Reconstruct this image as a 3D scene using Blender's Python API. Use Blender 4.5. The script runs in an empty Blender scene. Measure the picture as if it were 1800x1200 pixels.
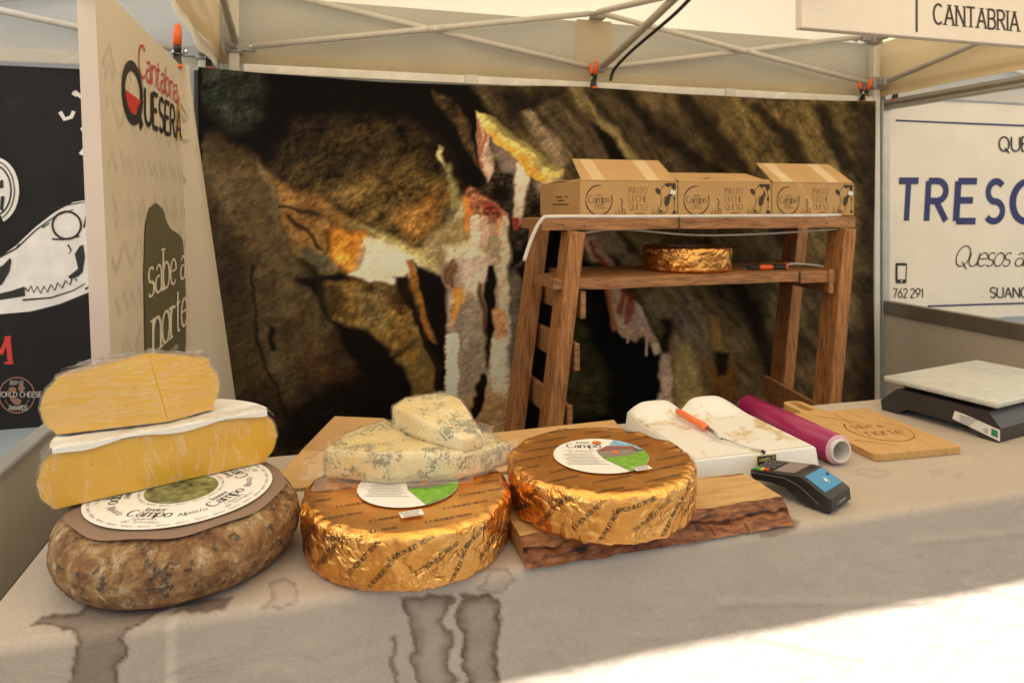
import bpy, bmesh, math, random
import numpy as np
from mathutils import Vector, Matrix, noise
from mathutils.geometry import tessellate_polygon
random.seed(4)
SC = bpy.context.scene
COL = SC.collection
# ------------------------------------------------------------------ camera, light, exposure
EYE = 1.43; T = 0.95                      # eye height, table-top height
YAW = math.radians(15.8)
SN, CS = math.sin(YAW), math.cos(YAW)
cam_d = bpy.data.cameras.new('camera'); cam = bpy.data.objects.new('camera', cam_d); COL.objects.link(cam)
cam.location = (0, 0, EYE); cam.rotation_euler = (math.pi/2, 0, -YAW)
cam_d.sensor_width = 36; cam_d.lens = 24.0; cam_d.shift_y = -240/1800
cam_d.clip_start = .02; cam_d.clip_end = 600
cam_d.dof.use_dof = True; cam_d.dof.focus_distance = 1.02; cam_d.dof.aperture_fstop = 9.0
SC.camera = cam
SUN_DIR = Vector((.16, 1.0, -1.105)).normalized()
W = bpy.data.worlds.new('World'); SC.world = W; W.use_nodes = True
wn = W.node_tree.nodes; bg = wn['Background']
sky = wn.new('ShaderNodeTexSky'); sky.sky_type = 'NISHITA'; sky.sun_disc = False
sky.sun_elevation = math.asin(-SUN_DIR.z)
sky.sun_rotation = math.atan2(-SUN_DIR.x, -SUN_DIR.y)
W.node_tree.links.new(sky.outputs[0], bg.inputs[0]); bg.inputs[1].default_value = .05
sl = bpy.data.lights.new('sun', 'SUN'); sl.energy = 5.0; sl.angle = math.radians(.53); sl.color = (1, .97, .93)
so = bpy.data.objects.new('sun', sl); COL.objects.link(so)
so.rotation_euler = (-SUN_DIR).to_track_quat('Z', 'Y').to_euler(); so.location = (-2, -4, 6)
SC.view_settings.view_transform = 'Standard'; SC.view_settings.look = 'None'
SC.view_settings.exposure = 1.4; SC.view_settings.gamma = 1

# ------------------------------------------------------------------ helpers
def ray(px, py):
    u = (px-900)/1200; v = (360-py)/1200
    return Vector((SN+u*CS, CS-u*SN, v))
def atY(px, py, Y): d = ray(px, py); return Vector((0, 0, EYE)) + d*(Y/d.y)
def atX(px, py, X): d = ray(px, py); return Vector((0, 0, EYE)) + d*(X/d.x)
def onZ(px, py, z): d = ray(px, py); return Vector((0, 0, EYE)) + d*((z-EYE)/d.z)
def lin(c):
    f = lambda v: (v/255/12.92 if v <= 10 else ((v/255+.055)/1.055)**2.4)
    return tuple(f(v) for v in c)
def wm(o):
    m = o.matrix_basis.copy()
    while o.parent: o = o.parent; m = o.matrix_basis @ m
    return m
def tag(o, label, cat, group=None):
    o['label'] = label; o['category'] = cat
    if group: o['group'] = group
    return o
def thing(name, label, cat, loc=(0, 0, 0), rz=0, group=None):
    o = bpy.data.objects.new(name, None); COL.objects.link(o); o.empty_display_size = .05
    o.location = loc; o.rotation_euler = (0, 0, rz)
    return tag(o, label, cat, group)
def mk(name, verts, faces, mat, parent=None, smooth=False, local=False):
    me = bpy.data.meshes.new(name); o = bpy.data.objects.new(name, me); COL.objects.link(o)
    if parent is not None and not local:
        inv = wm(parent).inverted(); verts = [inv @ Vector(v) for v in verts]
    me.from_pydata([tuple(v) for v in verts], [], faces); me.update()
    if parent is not None: o.parent = parent
    if mat: me.materials.append(mat)
    if smooth: me.polygons.foreach_set('use_smooth', [True]*len(me.polygons))
    return o
def dup(o, parent=None):
    c = o.copy(); COL.objects.link(c); c.parent = parent
    for ch in list(o.children): dup(ch, c)
    return c
class MB:
    def __init__(s): s.v = []; s.f = []
    def add(s, vs, fs):
        n = len(s.v); s.v += [Vector(v) for v in vs]; s.f += [[i+n for i in f] for f in fs]; return s
    def box(s, c, size, rot=None, bev=0.0, seg=1):
        bm = bmesh.new(); bmesh.ops.create_cube(bm, size=1)
        for v in bm.verts: v.co = Vector((v.co.x*size[0], v.co.y*size[1], v.co.z*size[2]))
        if bev: bmesh.ops.bevel(bm, geom=list(bm.edges), offset=bev, segments=seg, affect='EDGES', profile=.6)
        bm.verts.index_update()
        R = rot.to_3x3() if rot is not None else Matrix.Identity(3)
        s.add([R @ v.co + Vector(c) for v in bm.verts], [[v.index for v in f.verts] for f in bm.faces]); bm.free(); return s
    def beam(s, a, b, w, h, up=(0, 0, 1), bev=.002):
        a = Vector(a); b = Vector(b); x = (b-a).normalized(); y = Vector(up).cross(x).normalized(); z = x.cross(y)
        return s.box((a+b)/2, ((b-a).length, w, h), Matrix((x, y, z)).transposed(), bev)
    def tube(s, pts, r, n=10, caps=True):
        pts = [Vector(p) for p in pts]; rs = r if isinstance(r, (list, tuple)) else [r]*len(pts)
        vs = []; fs = []; prev = None
        for i, p in enumerate(pts):
            t = (pts[min(i+1, len(pts)-1)]-pts[max(i-1, 0)]).normalized()
            a = Vector((0, 0, 1)) if abs(t.z) < .95 else Vector((1, 0, 0))
            if prev is not None and (prev - t*prev.dot(t)).length > .1: a = prev
            x = (a - t*a.dot(t)).normalized(); y = t.cross(x); prev = x
            for k in range(n):
                q = 2*math.pi*k/n; vs.append(p + (x*math.cos(q)+y*math.sin(q))*rs[i])
        for i in range(len(pts)-1):
            for k in range(n): fs.append([i*n+k, i*n+(k+1) % n, (i+1)*n+(k+1) % n, (i+1)*n+k])
        if caps: fs.append(list(range(n))[::-1]); fs.append([(len(pts)-1)*n+k for k in range(n)])
        return s.add(vs, fs)
    def lathe(s, prof, n=48, c=(0, 0, 0), a0=0, a1=2*math.pi):
        full = abs(a1-a0-2*math.pi) < 1e-6; m = n if full else n+1
        vs = [Vector((r*math.cos(a0+(a1-a0)*k/n), r*math.sin(a0+(a1-a0)*k/n), z))+Vector(c) for k in range(m) for r, z in prof]
        L = len(prof); fs = []
        for k in range(n):
            k2 = (k+1) % m
            for i in range(L-1): fs.append([k*L+i, k2*L+i, k2*L+i+1, k*L+i+1])
        return s.add(vs, fs)
    def prism(s, poly, d0, d1, fn):
        n = len(poly); vs = [fn(p[0], p[1], d0) for p in poly]+[fn(p[0], p[1], d1) for p in poly]
        fs = [list(range(n))[::-1], list(range(n, 2*n))]+[[i, (i+1) % n, (i+1) % n+n, i+n] for i in range(n)]
        return s.add(vs, fs)
    def sheet(s, fn, nu, nv):
        vs = [fn(i/nu, j/nv) for i in range(nu+1) for j in range(nv+1)]
        return s.add(vs, [[i*(nv+1)+j, (i+1)*(nv+1)+j, (i+1)*(nv+1)+j+1, i*(nv+1)+j+1] for i in range(nu) for j in range(nv)])
    def build(s, name, mat, parent=None, smooth=False, local=False): return mk(name, s.v, s.f, mat, parent, smooth, local)
def auto(o, ang=35):
    me = o.data; me.polygons.foreach_set('use_smooth', [True]*len(me.polygons))
    me.set_sharp_from_angle(angle=math.radians(ang)); return o

# ------------------------------------------------------------------ materials
def newmat(name):
    m = bpy.data.materials.new(name); m.use_nodes = True
    return m, m.node_tree.nodes, m.node_tree.links, m.node_tree.nodes['Principled BSDF']
def coords(n, l, kind='Object', scale=(1, 1, 1)):
    tc = n.new('ShaderNodeTexCoord'); mp = n.new('ShaderNodeMapping'); mp.inputs['Scale'].default_value = scale
    l.new(tc.outputs[kind], mp.inputs[0]); return mp.outputs[0]
def tex_noise(n, l, vec, scale, detail=4, rough=.55, dist=0):
    t = n.new('ShaderNodeTexNoise'); t.inputs['Scale'].default_value = scale; t.inputs['Detail'].default_value = detail
    t.inputs['Roughness'].default_value = rough; t.inputs['Distortion'].default_value = dist; l.new(vec, t.inputs['Vector']); return t.outputs['Fac']
def ramp(n, l, fac, stops):
    r = n.new('ShaderNodeValToRGB'); cr = r.color_ramp
    cr.elements[0].position = stops[0][0]; cr.elements[0].color = (*stops[0][1], 1)
    cr.elements[1].position = stops[-1][0]; cr.elements[1].color = (*stops[-1][1], 1)
    for p, c in stops[1:-1]: e = cr.elements.new(p); e.color = (*c, 1)
    l.new(fac, r.inputs[0]); return r.outputs[0]
def mixc(n, l, fac, a, b, mode='MIX'):
    m = n.new('ShaderNodeMix'); m.data_type = 'RGBA'; m.blend_type = mode
    for sock, v in ((m.inputs[0], fac), (m.inputs[6], a), (m.inputs[7], b)):
        if isinstance(v, (float, int)): sock.default_value = v
        elif isinstance(v, tuple): sock.default_value = (*v, 1)
        else: l.new(v, sock)
    return m.outputs[2]
def bump(n, l, b, fac, strength, dist, prev=None):
    bp = n.new('ShaderNodeBump'); bp.inputs['Strength'].default_value = strength; bp.inputs['Distance'].default_value = dist
    l.new(fac, bp.inputs['Height'])
    if prev is not None: l.new(prev, bp.inputs['Normal'])
    l.new(bp.outputs[0], b.inputs['Normal']); return bp.outputs[0]
def plain(name, col, rough=.6, metal=0, vary=.12, vscale=14, bscale=0, bstr=.2, bdist=.001, spec=.5, kind='Object', scale=(1, 1, 1)):
    m, n, l, b = newmat(name); v = coords(n, l, kind, scale)
    f = tex_noise(n, l, v, vscale, 5)
    c = ramp(n, l, f, [(.3, tuple(x*(1-vary) for x in col)), (.7, tuple(min(1, x*(1+vary)) for x in col))])
    l.new(c, b.inputs['Base Color']); b.inputs['Roughness'].default_value = rough; b.inputs['Metallic'].default_value = metal
    b.inputs['Specular IOR Level'].default_value = spec
    if bscale: bump(n, l, b, tex_noise(n, l, v, bscale, 3), bstr, bdist)
    return m
def wood(name, c0, c1, scale, rough=.6, bs=.3, fine=60):
    m, n, l, b = newmat(name); v = coords(n, l, 'Object', scale)
    f = tex_noise(n, l, v, 9, 6, .62, .5); g = tex_noise(n, l, v, fine, 3, .6)
    c = ramp(n, l, f, [(.34, c0), (.48, tuple((a+b_)/2 for a, b_ in zip(c0, c1))), (.66, c1)])
    c = mixc(n, l, .25, c, ramp(n, l, g, [(.3, tuple(x*.5 for x in c0)), (.7, c1)]))
    l.new(c, b.inputs['Base Color']); b.inputs['Roughness'].default_value = rough
    bump(n, l, b, g, bs, .001); return m
def fabric(name, col, transl, trcol, dirt=.1, weave=700, bs=.15):
    m, n, l, b = newmat(name); v = coords(n, l)
    f = tex_noise(n, l, v, 3.5, 6, .6); c = ramp(n, l, f, [(.3, tuple(x*(1-dirt) for x in col)), (.65, col)])
    l.new(c, b.inputs['Base Color']); b.inputs['Roughness'].default_value = .75; b.inputs['Specular IOR Level'].default_value = .2
    nb = bump(n, l, b, tex_noise(n, l, v, 5, 4), .5, .02)
    t = n.new('ShaderNodeBsdfTranslucent'); t.inputs[0].default_value = (*trcol, 1)
    mx = n.new('ShaderNodeMixShader'); mx.inputs[0].default_value = transl
    l.new(b.outputs[0], mx.inputs[1]); l.new(t.outputs[0], mx.inputs[2]); l.new(mx.outputs[0], n['Material Output'].inputs[0]); return m
def film(name, gloss=.16, bscale=38, stretch=(1, 1, 6), bstr=1.0, milk_glint=.05, col=(.95, .93, .9)):
    # clear plastic wrap: mostly see-through, creased highlights, a little milky where it bunches
    m, n, l, b = newmat(name); n.remove(b); v = coords(n, l, 'Object', stretch)
    f1 = tex_noise(n, l, v, bscale, 5, .65, 1.2); v2 = coords(n, l, 'Object', (1, 1, 1)); f2 = tex_noise(n, l, v2, bscale*.7, 4, .6, 2)
    ad = n.new('ShaderNodeMath'); ad.operation = 'ADD'; l.new(f1, ad.inputs[0]); l.new(f2, ad.inputs[1])
    bp = n.new('ShaderNodeBump'); bp.inputs['Strength'].default_value = bstr; bp.inputs['Distance'].default_value = .004; l.new(ad.outputs[0], bp.inputs['Height'])
    tr = n.new('ShaderNodeBsdfTransparent'); gl = n.new('ShaderNodeBsdfGlossy'); gl.inputs['Roughness'].default_value = .12
    df = n.new('ShaderNodeBsdfDiffuse'); df.inputs[0].default_value = (*col, 1)
    l.new(bp.outputs[0], gl.inputs['Normal']); l.new(bp.outputs[0], df.inputs['Normal'])
    lw = n.new('ShaderNodeLayerWeight'); lw.inputs[0].default_value = .25; l.new(bp.outputs[0], lw.inputs['Normal'])
    mr = n.new('ShaderNodeMapRange'); mr.inputs[3].default_value = gloss*.22; mr.inputs[4].default_value = min(1, gloss*1.7); l.new(lw.outputs['Facing'], mr.inputs[0])
    m1 = n.new('ShaderNodeMixShader'); l.new(mr.outputs[0], m1.inputs[0]); l.new(tr.outputs[0], m1.inputs[1]); l.new(gl.outputs[0], m1.inputs[2])
    rp = n.new('ShaderNodeMapRange'); rp.inputs[1].default_value = .5; rp.inputs[2].default_value = .8; rp.inputs[3].default_value = milk_glint*.15; rp.inputs[4].default_value = milk_glint*3; l.new(f1, rp.inputs[0])
    sb = n.new('ShaderNodeMath'); sb.operation = 'SUBTRACT'; sb.inputs[1].default_value = .52; l.new(f1, sb.inputs[0])
    ab = n.new('ShaderNodeMath'); ab.operation = 'ABSOLUTE'; l.new(sb.outputs[0], ab.inputs[0])
    ln = n.new('ShaderNodeMapRange'); ln.inputs[1].default_value = 0; ln.inputs[2].default_value = .022; ln.inputs[3].default_value = min(.6, milk_glint*3.4); ln.inputs[4].default_value = 0; l.new(ab.outputs[0], ln.inputs[0])  # thin pale diffuse lines painted in as the wrap's specular streaks
    mxm = n.new('ShaderNodeMath'); mxm.operation = 'MAXIMUM'; l.new(rp.outputs[0], mxm.inputs[0]); l.new(ln.outputs[0], mxm.inputs[1])
    m2 = n.new('ShaderNodeMixShader'); l.new(mxm.outputs[0], m2.inputs[0]); l.new(m1.outputs[0], m2.inputs[1]); l.new(df.outputs[0], m2.inputs[2])
    l.new(m2.outputs[0], n['Material Output'].inputs[0]); return m

M = {}
M['ink'] = plain('black_ink', (.012, .011, .010), .6, vary=.1)
M['brown_ink'] = plain('brown_ink', (.055, .028, .016), .7)
M['grey_ink'] = plain('grey_ink', (.34, .30, .26), .7)
M['pale_ink'] = plain('pale_pattern_ink', (.56, .48, .37), .7)
M['red_ink'] = plain('red_ink', (.55, .03, .025), .6)
M['blue_ink'] = plain('blue_ink', (.018, .022, .11), .6, vary=.35, vscale=60)
M['white_ink'] = plain('white_ink', (.74, .70, .66), .6)
M['cream_ink'] = plain('cream_ink', (.72, .64, .5), .6)
M['olive_ink'] = plain('olive_ink', (.105, .095, .045), .6)
M['bronze_ink'] = plain('bronze_ink', (.26, .12, .08), .6)
M['paper'] = plain('label_paper', (.78, .75, .70), .55, vary=.04)
M['black_vinyl'] = plain('black_vinyl', (.014, .012, .012), .6, spec=.2, vary=.3, vscale=6, bscale=5, bstr=.4, bdist=.02)
M['banner_cream'] = plain('cream_vinyl', (.66, .57, .45), .45, vary=.05, vscale=4)
M['banner_edge'] = plain('pinkish_vinyl_edge', (.64, .53, .45), .5, vary=.04)
M['banner_white'] = plain('white_vinyl', (.72, .63, .50), .5, vary=.05, vscale=4, bscale=4, bstr=.35, bdist=.02)
M['tent_cream'] = fabric('cream_tent_fabric', (.82, .73, .56), .58, (.82, .68, .45), .12)
M['tent_white'] = fabric('white_tent_fabric', (.88, .83, .74), .6, (.88, .82, .70), .1)
M['tube'] = plain('painted_tube', (.60, .56, .50), .38, vary=.06)
M['alu'] = plain('dull_aluminium', (.46, .44, .40), .42, .55, vary=.08)
M['bracket'] = plain('grey_bracket', (.33, .32, .30), .5, .2)
M['steel'] = plain('steel', (.55, .55, .54), .28, 1)
M['clamp_orange'] = plain('orange_plastic', (.80, .13, .02), .4, vary=.05)
M['clamp_black'] = plain('black_plastic', (.018, .018, .018), .42)
M['panel'] = plain('beige_panel', (.62, .54, .43), .55, vary=.05, vscale=3)
M['rail_brown'] = plain('bronze_rail', (.20, .165, .13), .45, .2)
M['card'] = plain('cardboard', (.52, .315, .13), .8, vary=.08, vscale=8, bscale=90, bstr=.08)
M['tape'] = plain('packing_tape', (.64, .45, .25), .3, vary=.06)
M['pallet'] = wood('weathered_plank', (.13, .05, .02), (.54, .25, .09), (1.2, 12, 12))
M['pallet_v'] = wood('weathered_post', (.12, .042, .015), (.60, .26, .08), (12, 12, 1.1))
M['cable_white'] = plain('white_cable', (.68, .64, .58), .5)
M['cable_black'] = plain('black_cable', (.015, .015, .015), .5)

# ------------------------------------------------------------------ stroke lettering
def arc(cx, cy, rx, ry, a0, a1, n=14):
    return [(cx+rx*math.cos(math.radians(a0+(a1-a0)*i/n)), cy+ry*math.sin(math.radians(a0+(a1-a0)*i/n))) for i in range(n+1)]
X_ = .66
G = {
'A': (.72, [[(0, 0), (.36, 1)], [(.36, 1), (.72, 0)], [(.13, .34), (.59, .34)]]),
'B': (.58, [[(0, 0), (0, 1)], [(0, 1), (.28, 1)]+arc(.28, .76, .24, .24, 90, -90)+[(0, .52)], [(0, .52), (.3, .52)]+arc(.3, .26, .28, .26, 90, -90)+[(0, 0)]]),
'C': (.68, [arc(.37, .5, .37, .5, 48, 312, 22)]),
'D': (.66, [[(0, 0), (0, 1)], [(0, 1), (.22, 1)]+arc(.22, .5, .42, .5, 90, -90, 18)+[(0, 0)]]),
'E': (.52, [[(0, 0), (0, 1)], [(0, 1), (.5, 1)], [(0, .52), (.42, .52)], [(0, 0), (.52, 0)]]),
'F': (.5, [[(0, 0), (0, 1)], [(0, 1), (.5, 1)], [(0, .52), (.4, .52)]]),
'G': (.72, [arc(.37, .5, .37, .5, 48, 320, 22), [(.68, .2), (.68, .45), (.42, .45)]]),
'H': (.66, [[(0, 0), (0, 1)], [(.66, 0), (.66, 1)], [(0, .52), (.66, .52)]]),
'I': (.06, [[(.03, 0), (.03, 1)]]),
'J': (.36, [[(.34, 1), (.34, .22)]+arc(.16, .22, .18, .22, 0, -150, 8)]),
'K': (.6, [[(0, 0), (0, 1)], [(.56, 1), (0, .42)], [(.2, .6), (.6, 0)]]),
'L': (.5, [[(0, 0), (0, 1)], [(0, 0), (.5, 0)]]),
'M': (.8, [[(0, 0), (.06, 1)], [(.06, 1), (.4, .15)], [(.4, .15), (.74, 1)], [(.74, 1), (.8, 0)]]),
'N': (.66, [[(0, 0), (0, 1)], [(0, 1), (.66, 0)], [(.66, 0), (.66, 1)]]),
'O': (.76, [arc(.38, .5, .38, .5, 90, 450, 26)]),
'P': (.55, [[(0, 0), (0, 1)], [(0, 1), (.28, 1)]+arc(.28, .74, .27, .26, 90, -90)+[(0, .48)]]),
'Q': (.78, [arc(.38, .5, .38, .5, 90, 450, 26), [(.42, .22), (.6, .02), (.78, -.14)]]),
'R': (.6, [[(0, 0), (0, 1)], [(0, 1), (.28, 1)]+arc(.28, .75, .27, .25, 90, -90)+[(0, .5)], [(.26, .5), (.6, 0)]]),
'S': (.54, [arc(.28, .745, .25, .255, 35, 262, 14)+arc(.26, .25, .28, .25, 82, -145, 14)]),
'T': (.64, [[(.32, 0), (.32, 1)], [(0, 1), (.64, 1)]]),
'U': (.64, [[(0, 1), (0, .32)]+arc(.32, .32, .32, .32, 180, 360, 14)+[(.64, 1)]]),
'V': (.68, [[(0, 1), (.34, 0)], [(.34, 0), (.68, 1)]]),
'W': (.95, [[(0, 1), (.24, 0)], [(.24, 0), (.475, .9)], [(.475, .9), (.71, 0)], [(.71, 0), (.95, 1)]]),
'Y': (.64, [[(0, 1), (.32, .5)], [(.64, 1), (.32, .5)], [(.32, .5), (.32, 0)]]),
'Z': (.58, [[(0, 1), (.58, 1)], [(.58, 1), (0, 0)], [(0, 0), (.58, 0)]]),
'a': (.5, [arc(.23, .2, .23, .2, 60, 400, 16), [(.06, .55), (.2, X_), (.36, .62), (.46, .46), (.46, .06), (.52, 0)]]),
'b': (.52, [[(0, 1), (0, 0)], arc(.25, .33, .26, .33, 180, -180, 18)]),
'c': (.46, [arc(.27, .33, .27, .33, 45, 315, 16)]),
'd': (.52, [[(.5, 1), (.5, 0)], arc(.25, .33, .26, .33, 0, 360, 18)]),
'e': (.5, [[(.01, .36), (.49, .36)], arc(.26, .33, .26, .33, 4, 315, 18)]),
'f': (.32, [[(.1, 0), (.1, .8)]+arc(.25, .8, .15, .2, 180, 60, 6), [(0, .62), (.28, .62)]]),
'g': (.5, [arc(.25, .36, .25, .3, 0, 360, 16), [(.5, .66), (.5, -.05)]+arc(.26, -.05, .24, .22, 0, -150, 8)]),
'h': (.5, [[(0, 0), (0, 1)], [(0, .4)]+arc(.25, .4, .25, .26, 180, 0, 10)+[(.5, 0)]]),
'i': (.06, [[(.03, 0), (.03, X_)], [(.03, .86), (.03, .93)]]),
'l': (.06, [[(.03, 0), (.03, 1)]]),
'm': (.84, [[(0, 0), (0, X_)], [(0, .42)]+arc(.21, .42, .21, .24, 180, 0, 9)+[(.42, 0)], [(.42, .42)]+arc(.63, .42, .21, .24, 180, 0, 9)+[(.84, 0)]]),
'n': (.5, [[(0, 0), (0, X_)], [(0, .4)]+arc(.25, .4, .25, .26, 180, 0, 10)+[(.5, 0)]]),
'o': (.54, [arc(.27, .33, .27, .33, 90, 450, 20)]),
'p': (.52, [[(0, -.3), (0, X_)], arc(.26, .33, .26, .33, 180, -180, 18)]),
'q': (.52, [[(.5, -.3), (.5, X_)], arc(.25, .33, .26, .33, 0, 360, 18)]),
'r': (.34, [[(0, 0), (0, X_)], [(0, .4)]+arc(.22, .42, .22, .22, 180, 50, 7)]),
's': (.4, [arc(.2, .49, .18, .17, 40, 262, 10)+arc(.19, .165, .2, .165, 82, -145, 10)]),
't': (.34, [[(.12, .92), (.12, .14)]+arc(.25, .14, .13, .14, 180, 300, 6), [(0, X_), (.32, X_)]]),
'u': (.5, [[(0, X_), (0, .26)]+arc(.25, .26, .25, .26, 180, 360, 10)+[(.5, X_)], [(.5, X_), (.5, 0)]]),
'v': (.46, [[(0, X_), (.23, 0)], [(.23, 0), (.46, X_)]]),
'x': (.44, [[(0, X_), (.44, 0)], [(.44, X_), (0, 0)]]),
'y': (.46, [[(0, X_), (.24, 0)], [(.46, X_), (.12, -.3)]]),
'z': (.42, [[(0, X_), (.42, X_)], [(.42, X_), (0, 0)], [(0, 0), (.42, 0)]]),
'.': (.08, [[(.04, 0), (.04, .09)]]), '-': (.3, [[(0, .4), (.3, .4)]]), ' ': (.26, []),
'0': (.56, [arc(.28, .5, .28, .5, 90, 450, 20)]), '1': (.2, [[(0, .78), (.16, 1), (.16, 0)]]),
'2': (.52, [arc(.26, .72, .25, .28, 160, -30, 10)+[(0, 0)], [(0, 0), (.52, 0)]]),
'6': (.54, [[(.42, 1), (.1, .5)]+arc(.27, .3, .26, .3, 150, 500, 18)]), '7': (.52, [[(0, 1), (.52, 1)], [(.52, 1), (.16, 0)]]),
'9': (.54, [arc(.27, .7, .26, .3, -30, 330, 18)+[(.12, 0)]]),
}
class Print:
    """flat printed marks, in 2-D, laid on a surface through a mapping fn(x, y, off)"""
    def __init__(s): s.p = []
    def poly(s, pts): s.p.append([tuple(q) for q in pts]); return s
    def stroke(s, pts, w, contrast=0, w1=None):
        n = len(pts)
        if n < 2: return s
        L = []; R = []
        for i in range(n):
            a = pts[max(i-1, 0)]; b = pts[min(i+1, n-1)]; dx, dy = b[0]-a[0], b[1]-a[1]; d = math.hypot(dx, dy) or 1
            dx /= d; dy /= d; ww = w if w1 is None else w+(w1-w)*i/(n-1)
            h = ww/2*((1-contrast)+contrast*abs(dy)**1.3)
            L.append((pts[i][0]-dy*h, pts[i][1]+dx*h)); R.append((pts[i][0]+dy*h, pts[i][1]-dx*h))
        for i in range(n-1): s.p.append([R[i], R[i+1], L[i+1], L[i]])
        return s
    def ell(s, cx, cy, rx, ry, n=32, rot=0):
        c, q = math.cos(rot), math.sin(rot)
        return s.poly([(cx+rx*math.cos(2*math.pi*i/n)*c-ry*math.sin(2*math.pi*i/n)*q, cy+rx*math.cos(2*math.pi*i/n)*q+ry*math.sin(2*math.pi*i/n)*c) for i in range(n)])
    def text(s, t, x, y, size, w=.11, contrast=0, serif=False, slant=0, xs=1.0, track=.16, anchor='l', rot=0, fit=None, skip=0):
        tot = sum(G.get(c, G[' '])[0]+track for c in t)-track
        if fit: xs = fit/(tot*size)
        ox = -tot*xs*size*(.5 if anchor == 'c' else 0); cr, sr = math.cos(rot), math.sin(rot)
        def mp(p): qx = ox+(cx+p[0]+slant*p[1])*xs*size; qy = p[1]*size; return (x+qx*cr-qy*sr, y+qx*sr+qy*cr)
        cx = 0
        for c in t:
            wd, st = G.get(c, G[' '])
            for k in st:
                if len(k) == 2: k = [k[0], ((k[0][0]+k[1][0])/2, (k[0][1]+k[1][1])/2), k[1]]
                base = len(s.p); q = Print().stroke(k, w, contrast)
                if serif:
                    for e, o in ((k[0], k[1]), (k[-1], k[-2])):
                        if abs(o[0]-e[0]) < .55*abs(o[1]-e[1]) and min(abs(e[1]-v) for v in (0, 1, X_, -.3)) < .02:
                            hw = w*1.25; q.stroke([(e[0]-hw, e[1]), (e[0]+hw, e[1])], w*.35)
                s.p += [[mp(v) for v in pl] for pl in q.p]
            cx += wd+track
        return s
    def build(s, name, mat, parent, fn, off=.0006, local=False, step=2e-6):
        vs = []; fs = []
        for k, pl in enumerate(s.p):
            b = len(vs); vs += [fn(p[0], p[1], off+(k % 40)*step) for p in pl]
            if len(pl) <= 4: fs.append(list(range(b, b+len(pl))))
            else: fs += [[b+i for i in tri] for tri in tessellate_polygon([[Vector((p[0], p[1], 0)) for p in pl]])]
        return mk(name, vs, fs, mat, parent, local=local)

# ------------------------------------------------------------------ the setting
g = plain('paving', (.13, .12, .10), .85, vary=.2, vscale=3, bscale=60, bstr=.3, bdist=.004)
o = MB().sheet(lambda s, t: Vector((-80+160*s, -80+160*t, 0)), 4, 4).build('ground', g); o['kind'] = 'structure'

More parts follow.
